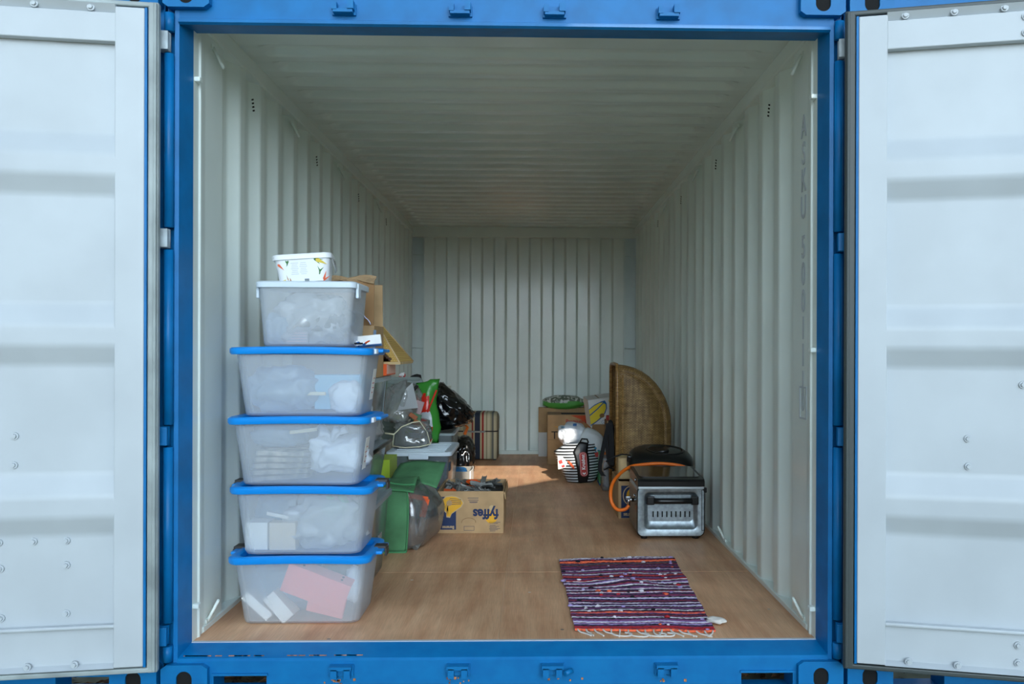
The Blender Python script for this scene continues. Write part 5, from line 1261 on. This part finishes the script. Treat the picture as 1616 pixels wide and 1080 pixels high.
m = MB(); m.box((-0.085, -0.06, 0.15), (0.03, 0.02, 0.006)); part_label(m.build('blue_tab', ink_teal, wbg), 'small pale blue tab')
wb2 = thing('printed_white_bag', 'white plastic bag with blue leaf print, sagging behind the striped bag', 'bag', (0.60, 4.00, 0.22), R(-6))
m = MB(); m.blob((0.24, 0.20, 0.22), 131, 0.16, 1.6, 4, 0.75, Matrix.Translation((0, 0, 0.10)), 0.08, 2.4, shape=lambda q: (q.x, q.y, q.z - 0.45 * max(-0.05, q.x) * 0.9)); m.build('film', mk('bag_white_dull', (206, 212, 214), rough=0.4, bump=0.4, bscale=20, bdist=0.008), wb2)
rnd = random.Random(3)
flat([circ(-0.04 + 0.03 * (k % 4) + rnd.uniform(-0.006, 0.006), 0.105 - 0.02 * (k % 4) + 0.03 * (k // 4) - 0.03, 0.011, 8, 0.007 + 0.006 * rnd.random()) for k in range(8)], ink_teal, wb2, Matrix.Translation((0.0, -0.108, 0.0)) @ FRONT, 'leaf_print', 0.004)
# flat boxes standing on edge
ga = thing('game_box', 'green game box standing on edge behind the striped bag', 'box', (0.658, 3.86, 0))
m = MB(); m.box((0, 0, 0.14), (0.045, 0.24, 0.25), bev=0.003); m.build('body', mk('game_green', (70, 170, 110), rough=0.5), ga); m = MB(); m.box((0, 0, 0.008), (0.047, 0.242, 0.016)); part_label(m.build('edge', ink_blue, ga), 'blue lower edge')
gc = thing('game_box', 'orange game box with blue base standing next to the green one', 'box', (0.685, 3.70, 0))
m = MB(); m.box((0, 0, 0.15), (0.05, 0.06, 0.25), bev=0.003); m.build('body', mk('game_orange', (214, 116, 34), rough=0.5), gc); m = MB(); m.box((0, 0, 0.012), (0.054, 0.064, 0.024)); part_label(m.build('edge', ink_blue, gc), 'blue base')
for k in range(3):
    m = MB(); m.box((-0.0255, 0.0, 0.08 + 0.06 * k), (0.001, 0.03, 0.02)); m.build('print', MATS['game_green'], gc)
sb = tub('storage_box', 'small clear upright box on the floor between the game boxes and the banana carton', (0.735, 3.545, 0), 0, 0.20, 0.20, 0.22, 0.215, 0.25, clear_box, None, r=0.015)
m = MB(); m.loft([rrect(0.225, 0.22, 0.02, 5, 0.245), rrect(0.235, 0.23, 0.02, 5, 0.245), rrect(0.235, 0.23, 0.02, 5, 0.26), rrect(0.2, 0.2, 0.02, 5, 0.261)]); m.build('lid', clear_lid, sb)
slab('grey_bundle', 'grey bundle inside the small clear upright box', 'bundle', (0.735, 3.545, 0.115), (0.16, 0.15, 0.19), mk('grey_bundle', (110, 112, 116), rough=0.8, rgb2=(80, 86, 96), vscale=12), bev=0.02)

# things propped between the cartons and the hood
bp_ = thing('brown_board', 'upright brown board beside the black straps', 'board', (0.714, 3.89, 0), R(2))
m = MB(); m.box((0, 0, 0.26), (0.03, 0.22, 0.52), bev=0.002); m.build('panel', kraft_dark, bp_)
m = MB(); m.box((-0.001, -0.112, 0.26), (0.034, 0.006, 0.52)); part_label(m.build('edge', wood_light, bp_), 'pale front edge')
rg = slab('red_bottle', 'small red bottle top above the upright brown board', 'bottle', (0.714, 3.85, 0.541), (0.035, 0.05, 0.04), ink_red, bev=0.008)
nv = slab('navy_panel', 'dark navy panel leaning behind the black straps', 'panel', (0.756, 3.76, 0.25), (0.03, 0.06, 0.50), ink_navy)
st = thing('black_strap_bag', 'black fabric bag with hanging straps in front of the wicker hood', 'bag', (0.638, 3.05, 0.0))
m = MB(); m.smooth = True
m.loft([[soft((0.012 + hw * math.cos(a) * 1.0 + off, 0.10 * math.sin(a) * sc, z_), 0.01, 9) for a in [2 * math.pi * k / 16 for k in range(16)]] for z_, hw, off, sc in ((0.24, 0.016, 0.02, 0.5), (0.26, 0.024, 0.018, 0.8), (0.35, 0.026, 0.016, 0.9), (0.45, 0.026, 0.014, 0.9), (0.53, 0.024, 0.012, 0.7), (0.575, 0.016, 0.012, 0.4), (0.585, 0.006, 0.014, 0.2))])
m.build('body', fabric_black, st)
def strap(pts, w_):
    mm = MB(); mm.loft([[Vector(p) + Vector((-w_ / 2, -0.004, 0)), Vector(p) + Vector((w_ / 2, -0.004, 0)), Vector(p) + Vector((w_ / 2, 0.004, 0)), Vector(p) + Vector((-w_ / 2, 0.004, 0))] for p in pts], smooth=False); return mm
strap([(0.005, -0.06, 0.56), (-0.025, -0.09, 0.45), (-0.045, -0.11, 0.36), (-0.062, -0.12, 0.28), (-0.062, -0.12, 0.235), (-0.045, -0.12, 0.205), (-0.03, -0.12, 0.195)], 0.03).build('strap', fabric_black, st)
strap([(0.015, -0.05, 0.57), (0.02, -0.10, 0.45), (0.022, -0.11, 0.33), (0.022, -0.11, 0.27)], 0.036).build('strap', fabric_black, st)
strap([(-0.006, -0.05, 0.565), (-0.014, -0.10, 0.45), (-0.010, -0.11, 0.36), (0.0, -0.11, 0.29)], 0.02).build('strap', fabric_black, st)
m = MB(); m.tube([(-0.03, -0.12, 0.24), (0.0, -0.16, 0.262), (0.03, -0.17, 0.25), (0.02, -0.2, 0.21), (0.05, -0.2, 0.19), (0.075, -0.18, 0.22)], 0.008, 6); m.build('cord', black_plastic, st)
cbx = thing('cable_bundle', 'tangled black cable and plug lying on the banana carton behind the oven', 'cable', (0.70, 2.60, 0.247))
rnd = random.Random(9)
pts = [Vector((0.03 * math.cos(k * 1.1) + rnd.uniform(-0.012, 0.012), 0.05 * math.sin(k * 0.9), 0.012 + 0.05 * abs(math.sin(k * 0.7)) + 0.002 * k)) for k in range(26)]
sm = []
for i in range(len(pts) - 1):
    for q in (0, 0.33, 0.66): sm.append(pts[i].lerp(pts[i + 1], q))
m = MB(); m.tube(sm, 0.006, 6); m.build('cable', black_plastic, cbx)
m = MB(); m.box((-0.025, -0.04, 0.02), (0.03, 0.045, 0.03), bev=0.006); m.build('plug', black_plastic, cbx)

# wicker hood
wick = bpy.data.materials.new('wicker'); wick.use_nodes = True
n, l = wick.node_tree.nodes, wick.node_tree.links
tc = n.new('ShaderNodeTexCoord'); sp = n.new('ShaderNodeSeparateXYZ'); l.new(tc.outputs['Object'], sp.inputs[0])
ad = n.new('ShaderNodeMath'); ad.operation = 'ADD'; l.new(sp.outputs['X'], ad.inputs[0]); l.new(sp.outputs['Y'], ad.inputs[1])
cb_ = n.new('ShaderNodeCombineXYZ'); l.new(ad.outputs[0], cb_.inputs[0]); l.new(sp.outputs['Z'], cb_.inputs[1])
br = n.new('ShaderNodeTexBrick'); l.new(cb_.outputs[0], br.inputs['Vector']); br.inputs['Scale'].default_value = 1
br.inputs['Brick Width'].default_value = 0.022; br.inputs['Row Height'].default_value = 0.0085; br.inputs['Mortar Size'].default_value = 0.0016; br.inputs['Mortar Smooth'].default_value = 0.6
br.inputs['Color1'].default_value = srgb(190, 156, 104); br.inputs['Color2'].default_value = srgb(164, 130, 82); br.inputs['Mortar'].default_value = srgb(78, 54, 26)
nz = n.new('ShaderNodeTexNoise'); nz.inputs['Scale'].default_value = 1; nz.inputs['Detail'].default_value = 4
mp = n.new('ShaderNodeMapping'); mp.inputs['Scale'].default_value = (60, 60, 7); l.new(tc.outputs['Object'], mp.inputs[0]); l.new(mp.outputs[0], nz.inputs['Vector'])
c2 = n.new('ShaderNodeValToRGB'); c2.color_ramp.elements[0].position = 0.3; c2.color_ramp.elements[1].position = 0.7; c2.color_ramp.elements[0].color = (0.62, 0.58, 0.52, 1); c2.color_ramp.elements[1].color = (1.1, 1.08, 1.0, 1)
l.new(nz.outputs['Fac'], c2.inputs['Fac'])
nz2 = n.new('ShaderNodeTexNoise'); nz2.inputs['Scale'].default_value = 1; mp2 = n.new('ShaderNodeMapping'); mp2.inputs['Scale'].default_value = (5, 5, 40); l.new(tc.outputs['Object'], mp2.inputs[0]); l.new(mp2.outputs[0], nz2.inputs['Vector'])
c3 = n.new('ShaderNodeValToRGB'); c3.color_ramp.elements[0].position = 0.35; c3.color_ramp.elements[1].position = 0.65; c3.color_ramp.elements[0].color = (0.75, 0.72, 0.68, 1); c3.color_ramp.elements[1].color = (1.05, 1.05, 1.0, 1); l.new(nz2.outputs['Fac'], c3.inputs['Fac'])
mx = n.new('ShaderNodeMix'); mx.data_type = 'RGBA'; mx.blend_type = 'MULTIPLY'; mx.inputs[0].default_value = 1; l.new(br.outputs['Color'], mx.inputs[6]); l.new(c2.outputs[0], mx.inputs[7])
my = n.new('ShaderNodeMix'); my.data_type = 'RGBA'; my.blend_type = 'MULTIPLY'; my.inputs[0].default_value = 1; l.new(mx.outputs[2], my.inputs[6]); l.new(c3.outputs[0], my.inputs[7])
l.new(my.outputs[2], n['Principled BSDF'].inputs['Base Color']); n['Principled BSDF'].inputs['Roughness'].default_value = 0.42
bp = n.new('ShaderNodeBump'); bp.inputs['Strength'].default_value = 0.9; bp.inputs['Distance'].default_value = 0.004; bp.invert = True; l.new(br.outputs['Fac'], bp.inputs['Height']); l.new(bp.outputs[0], n['Principled BSDF'].inputs['Normal'])
rattan = mk('rattan_rim', (170, 130, 76), rough=0.35, rgb2=(120, 86, 46), vscale=14, stretch=(1, 1, 6), bump=0.4, bscale=60, bdist=0.002)
wk = thing('wicker_hood', 'wicker hood with a rounded back standing on end by the right wall', 'basket', (0.70, 2.90, 0))
def hood_outline(ins):
    a, b = 0.385 - ins, 0.437 - ins
    pts = [(0.0, ins), (0.13, ins), (0.26, ins), (a, ins), (a, 0.18), (a, 0.36)]
    pts += [(a * math.cos(R(t)), 0.55 + b * math.sin(R(t))) for t in range(0, 91, 9)]
    return pts
m = MB(); m.smooth = True
rings = []
for y, ins in ((0.0, 0.055), (0.004, 0.03), (0.018, 0.01), (0.045, 0.0), (0.25, 0.0), (0.455, 0.0), (0.482, 0.01), (0.496, 0.03), (0.5, 0.055)):
    rings.append([Vector((x, y, z_)) for x, z_ in hood_outline(ins)])
m.loft(rings, cap=False, closed_v=False)
for y in (0.0, 0.5):
    o_ = hood_outline(0.055); c_ = [(0.0, z_) for x, z_ in o_]
    m.loft([[Vector((x * f, y + (0.008 if y == 0 else -0.008) * 0, z_)) for x, z_ in o_] for f in (1.0, 0.66, 0.33, 0.0)], cap=False, closed_v=False)
m.build('woven_shell', wick, wk, solid=0.01)
m = MB(); m.tube([(-0.004, 0.0, 0.0), (-0.004, 0.0, 0.93), (-0.004, 0.015, 0.97), (-0.004, 0.05, 0.99), (-0.004, 0.25, 0.995), (-0.004, 0.45, 0.99), (-0.004, 0.485, 0.97), (-0.004, 0.5, 0.93), (-0.004, 0.5, 0.0)], 0.014, 8); m.build('rim', rattan, wk)
m = MB(); m.tube([(0.035, -0.004, 0.06), (0.035, -0.004, 0.92)], 0.005, 6); m.tube([(x - 0.03 * x / 0.385, -0.001, z_ - 0.03) for x, z_ in hood_outline(0.02)[6:]], 0.004, 6); part_label(m.build('edge_binding', rattan, wk), 'thicker bound strands along the edge')

# banana carton, wooden box and black case behind the oven
nb = open_carton('banana_carton', 'brown banana carton with navy panel on the floor behind the oven', (0.85, 2.585, 0), 0, 0.39, 0.46, 0.243, cardboard, lip=False)
NM = Matrix.Translation((-0.165, -0.2335, 0.12)) @ FRONT
flat([rect2(0.05, -0.01, 0.13, 0.21)], ink_navy, nb, NM, 'navy_print', 0.0005)
flat([circ(0.05, 0.03, 0.055, 24, 0.065)], ink_tan, nb, NM, 'round_print', 0.0005, 0.0005); flat([circ(0.05, 0.03, 0.049, 24, 0.059)], ink_navy, nb, NM, 'round_print', 0.0005, 0.001)
flat([crescent(0.06, 0.03, 0.03, 80, 280, 0.022, 14, 1.3), crescent(0.075, 0.03, 0.02, 80, 280, 0.014, 14, 1.6)], ink_yellow, nb, NM, 'banana_print', 0.0005, 0.0015)
text('SELECTED', 0.022, ink_tan, nb, NM @ Matrix.Translation((0.05, -0.092, 0.0008)), bold=0.0006, sx=1.0)
m = MB(); m.box((0, 0.05, 0.2425), (0.38, 0.34, 0.004)); m.build('top_flap', cardboard, nb)
m = MB(); m.box((0, 0, 0), (0.05, 0.006, 0.02)); part_label(m.build('hand_hole', black_hole, nb, (-0.1945, 0.0, 0.10), (0, 0, R(90))), 'black plate for the shade in the side handhold')
wx = thing('wooden_box', 'pale wooden box on the banana carton under the black case', 'box', (0.715, 2.50, 0.2465))
for c, s in (((0, -0.06, 0.07), (0.10, 0.01, 0.14)), ((0, 0.06, 0.07), (0.10, 0.01, 0.14)), ((-0.05, 0, 0.07), (0.01, 0.13, 0.14)), ((0.05, 0, 0.07), (0.01, 0.13, 0.14)), ((0, 0, 0.138), (0.11, 0.13, 0.006))):
    m = MB(); m.box(c, s, bev=0.001); m.build('board', wood_light, wx)
bkc = thing('black_case', 'round black plastic case with a ring on top, lying behind the oven', 'case', (0.925, 2.44, 0.278), rot=(R(10), R(7), R(-8))); bkc.scale = (1.06, 1.06, 0.84)
m = MB(); rings = []
for f, z_ in ((0.80, 0.0), (0.93, 0.02), (1.0, 0.07), (1.0, 0.11), (0.95, 0.15), (0.84, 0.178), (0.70, 0.196), (0.62, 0.202)):
    rings.append([Vector((0.205 * f * math.copysign(abs(math.cos(a)) ** 0.85, math.cos(a)), 0.18 * f * math.copysign(abs(math.sin(a)) ** 0.85, math.sin(a)), z_ + 0.01 * math.cos(a))) for a in [2 * math.pi * k / 40 for k in range(40)]])
m.loft(rings, smooth=True); m.build('shell', black_plastic, bkc, autosmooth=40)
def ell(rx, ry, z_, cx=0.02, cy=0.0): return [Vector((cx + rx * math.cos(2 * math.pi * k / 40), cy + ry * math.sin(2 * math.pi * k / 40), z_ + 0.01 * math.cos(2 * math.pi * k / 40))) for k in range(40)]
m = MB(); m.loft([ell(0.118, 0.10, 0.198), ell(0.118, 0.10, 0.208), ell(0.108, 0.092, 0.210), ell(0.100, 0.085, 0.203), ell(0.05, 0.04, 0.205)], smooth=True); m.build('top_ring', mk('case_gloss', (22, 24, 25), rough=0.2), bkc, autosmooth=40)
m = MB(); m.loft([ell(0.045, 0.03, 0.203, 0.0, -0.03), ell(0.04, 0.026, 0.212, 0.0, -0.03)]); m.build('latch', black_plastic, bkc)
m = MB(); m.tube([(-0.19, -0.02, 0.13), (-0.24, -0.03, 0.13), (-0.29, -0.04, 0.10), (-0.33, -0.05, 0.06)], 0.006, 6); m.build('strap_cord', fabric_black, bkc)
m = MB(); m.box((-0.19, -0.06, 0.12), (0.03, 0.05, 0.05), bev=0.008); m.build('buckle', black_plastic, bkc)

# portable gas oven
ov = thing('portable_oven', 'steel portable gas oven with black lid on the floor by the right wall', 'oven', (0.895, 1.93, 0), R(0))
w, d, h0, h1 = 0.394, 0.40, 0.016, 0.306
def ovf(wi, hi, r, y, zc): return [Vector((p.x, y, p.y + zc)) for p in rrect(wi, hi, r, 5)]
m = MB()
zc = (h0 + h1) / 2; hh = h1 - h0
m.loft([ovf(w, hh, 0.03, 0.2, zc), ovf(w, hh, 0.03, -0.192, zc), ovf(w - 0.012, hh - 0.012, 0.03, -0.2, zc)], smooth=False, cap=False); bk_r = ovf(w, hh, 0.03, 0.2, zc); m.faces(bk_r, [tuple(range(len(bk_r)))])
part_label(m.build('casing', mk('oven_side', (74, 80, 84), rough=0.25, metal=0.7, bump=0.03, bscale=30), ov), 'darker polished side casing')
m = MB(); m.smooth = True
m.loft([ovf(w - 0.008, hh - 0.008, 0.032, -0.198, zc), ovf(w - 0.012, hh - 0.012, 0.03, -0.203, zc), ovf(0.318, 0.226, 0.03, -0.203, 0.165), ovf(0.306, 0.214, 0.028, -0.2, 0.166)], cap=False)
rng = []
for (wi, z0, z1, y) in ((0.306, 0.059, 0.273, -0.2), (0.290, 0.066, 0.266, -0.190), (0.270, 0.094, 0.258, -0.178), (0.264, 0.102, 0.254, -0.177)):
    rng.append(ovf(wi, z1 - z0, 0.024, y, (z0 + z1) / 2))
m.loft(rng, cap=False); m.faces(rng[-1], [tuple(range(len(rng[-1])))])
m.build('front_panel', steel, ov, autosmooth=50)
m = MB(); m.box((0, -0.205, 0.299), (0.38, 0.006, 0.014), bev=0.002); part_label(m.build('top_trim', mk('steel_light', (196, 204, 210), rough=0.3, metal=0.8), ov), 'bright steel strip under the lid')
hd = MB(); hd.tube([(-0.10, -0.206, 0.224), (-0.06, -0.212, 0.224), (0.0, -0.213, 0.224), (0.06, -0.212, 0.224), (0.12, -0.206, 0.224)], 0.017, 8)
for x in (-0.118, 0.138): hd.box((x, -0.196, 0.226), (0.045, 0.03, 0.05), bev=0.006)
hd.build('handle', black_plastic, ov)
vt = None
for k in range(9):
    if vt is None:
        m = MB(); m.box((0, 0, 0), (0.0075, 0.004, 0.034), bev=0.001); vt = m.build('vent_slot', black_hole, ov, (-0.10, -0.1785, 0.143))
    else: copy_of(vt, ov, (-0.10 + 0.0265 * k, -0.1785, 0.143))
m = MB()
for (x, z_, sx, sz) in ((0.178, 0.17, 0.003, 0.235), (0.196, 0.17, 0.003, 0.235)): m.box((x, -0.2035, z_), (sx, 0.003, sz))
m.box((0.187, -0.2035, 0.287), (0.02, 0.003, 0.003)); m.box((0.187, -0.2035, 0.054), (0.02, 0.003, 0.003)); part_label(m.build('side_panel_seam', black_plastic, ov), 'black outline of the side door')
m = MB(); m.box((0.2, -0.185, 0.285), (0.016, 0.03, 0.03), bev=0.004); m.build('latch', black_plastic, ov)
m = MB()
lidp = [(-0.206, 0.307), (-0.208, 0.335), (-0.198, 0.347), (-0.17, 0.352), (0.19, 0.372), (0.2, 0.366), (0.2, 0.307)]
m.prism(lidp, 'x', -0.194, 0.194); part_label(m.build('lid', black_plastic, ov, autosmooth=30), 'black sloping lid')
m = MB(); M_ = Matrix.Translation((0, 0.01, 0.3635)) @ Matrix.Rotation(math.atan2(0.02, 0.36), 4, 'X'); m.loft([[M_ @ p for p in rrect(0.35, 0.33, 0.02, 4, 0)], [M_ @ p for p in rrect(0.35, 0.33, 0.02, 4, 0.003)]]); part_label(m.build('glass_top', glass_black, ov), 'dark glass pane in the lid')
for x in (-0.15, 0.15):
    for y in (-0.16, 0.16):
        m = MB(); m.cyl((x, y, 0.0), (x, y, 0.02), 0.02, seg=12); m.build('foot', black_plastic, ov)
vv = MB(); vv.cyl((-0.197, -0.02, 0.20), (-0.225, -0.02, 0.20), 0.012, seg=10); vv.cyl((-0.225, -0.02, 0.215), (-0.225, -0.02, 0.165), 0.009, seg=10); vv.box((-0.228, -0.02, 0.21), (0.03, 0.02, 0.02), bev=0.003); vv.build('gas_valve', mk('chrome', (190, 196, 200), rough=0.15, metal=1.0), ov)
for y, z_ in ((-0.08, 0.235), (-0.13, 0.335)):
    m = MB(); m.cyl((-0.195, y, z_), (-0.204, y, z_), 0.010, seg=10); m.build('screw', MATS['chrome'], ov)
def spline(pts, k=6):
    pts = [Vector(p) for p in pts]; out = []
    for i in range(len(pts) - 1):
        p0, p1, p2, p3 = pts[max(i - 1, 0)], pts[i], pts[i + 1], pts[min(i + 2, len(pts) - 1)]
        for s in range(k):
            t = s / k
            out.append(0.5 * ((2 * p1) + (p2 - p0) * t + (2 * p0 - 5 * p1 + 4 * p2 - p3) * t * t + (3 * p1 - p0 - 3 * p2 + p3) * t ** 3))
    return out + [pts[-1]]
m = MB(); m.tube(spline([(0.67, 1.91, 0.165), (0.648, 1.90, 0.145), (0.60, 1.89, 0.145), (0.566, 1.89, 0.19), (0.563, 1.92, 0.25), (0.585, 1.97, 0.30), (0.635, 2.05, 0.338), (0.69, 2.12, 0.362), (0.745, 2.16, 0.372), (0.893, 2.17, 0.3825), (1.03, 2.155, 0.368), (1.085, 2.06, 0.338), (1.112, 1.98, 0.30), (1.118, 1.9, 0.2)]), 0.0105, 10)
tag(m.build('gas_hose', hose_orange), 'orange gas hose looping round the left of the oven and over its lid', 'hose')

# ---------------------------------------------------------------- rag rug at the front
rug = thing('rag_rug', 'striped purple and black rag rug lying on the floor at the front', 'rug', (0, 0, 0))
pal = {'k': (24, 20, 32), 'p': (116, 66, 112), 'm': (128, 42, 62), 'v': (84, 48, 88), 'w': (214, 206, 214), 'l': (164, 146, 196), 'o': (244, 108, 70), 'r': (176, 34, 44), 'g': (96, 84, 78), 's': (150, 150, 180), 'b': (140, 70, 50)}
rug_m = []
keys = list(pal)
for k_ in keys:
    c = pal[k_]
    dark = tuple(int(v * 0.55) for v in c)
    mm = mk('rag_' + k_, c, rough=0.95, rgb2=dark, vscale=1.0, stretch=(46, 170, 5), lo=0.5, hi=0.7, bump=0.3, bscale=3, bdist=0.004)
    rug_m.append(mm)
seq = 'wvwpkmoookvgkmvkpmkvpwkvpmkwpvbrmkpvmrwkplwvkmpwkvpwvkmwpkvmpkwlkvmkpwvklwkvpkwkmopkmvwkpplwplkvrrmo'
nr = len(seq); nx = 70
c_fl, c_fr, c_bl, c_br = Vector((0.262, 0.10, 0)), Vector((0.806, 0.075, 0)), Vector((0.232, 1.225, 0)), Vector((0.836, 1.29, 0))
def rugp(u, v):
    a = c_fl.lerp(c_bl, v); b = c_fr.lerp(c_br, v); p = a.lerp(b, u)
    wv = 0.006 * noise.noise(Vector((u * 3, v * 7, 1.0))) + 0.016 * max(0, 1 - abs((v - (0.60 - 0.16 * (u - 0.3))) / 0.07)) * max(0, 1 - abs(u - 0.5) / 0.3)
    y = p.y + 0.010 * noise.noise(Vector((u * 4, v * 9, 6.0))) + 0.03 * max(0, v - 0.9) * 10 * noise.noise(Vector((u * 2.5, 2.2, 0)))
    return Vector((p.x + 0.008 * noise.noise(Vector((v * 9, 3.0, u))), y, max(0.001, 0.004 + wv)))
m = MB()
for i in range(nr):
    vb_ = (nr - 1 - i) / nr; dv = 1.0 / nr
    m.mi = keys.index(seq[i])
    prof = [(0.0, 0.0), (0.2, 0.005), (0.5, 0.0075), (0.8, 0.005), (1.0, 0.0)]
    m.loft([[rugp(x / nx, vb_ + dv * t) + Vector((0, 0, hz * (1 + 0.35 * noise.noise(Vector((x * 0.8, i * 1.7, 0)))))) for x in range(nx + 1)] for t, hz in prof], cap=False, closed_v=False, smooth=True)
o_ = m.build('woven_rows', rug_m, rug); 
rnd = random.Random(12)
tuft = None
m = MB()
for k in range(70):
    p = rugp(rnd.random(), rnd.random()); r_ = rnd.uniform(0.004, 0.010)
    m.mi = rnd.choice([keys.index(c) for c in 'wllrwko'])
    m.blob((r_ * 3, r_ * 1.6, r_ * 1.6), k, 0.4, 2, 1, 1, Matrix.Translation(p + Vector((0, 0, 0.008))))
tf = m.build('rag_tufts', rug_m, rug); tf['kind'] = 'stuff'; part_label(tf, 'loose rag ends standing out of the weave')
for k in range(17):
    u = 0.02 + 0.96 * k / 16
    p = rugp(u, 0.0); pts = [p + Vector((0, 0.004, 0.004))]
    dx = rnd.uniform(-0.04, 0.06)
    if k in (4, 6, 8, 9): path = [(0.0, -0.03), (0.02, -0.055), (0.06, -0.06), (0.075, -0.035), (0.05, -0.02)]
    else: path = [(dx * 0.2, -0.015), (dx * 0.6, -0.035), (dx, -0.05 - rnd.uniform(0, 0.012))]
    for a, b in path: pts.append(Vector((p.x + a, max(0.022, p.y + b), 0.0035)))
    m = MB(); m.tube(spline(pts, 4), 0.0036, 5); m.build('tassel', mk('tassel_white', (214, 208, 200), rough=0.9) if k == 0 else MATS['tassel_white'], rug)
m = MB(); m.blob((0.075, 0.05, 0.022), 5, 0.3, 2, 3, 0.8, Matrix.Translation(rugp(1.0, 0.09) + Vector((0.02, 0, 0.012))) @ Matrix.Rotation(R(-35), 4, 'Z')); part_label(m.build('white_rag_end', MATS['tassel_white'], rug), 'white rag end sticking out at the right edge')
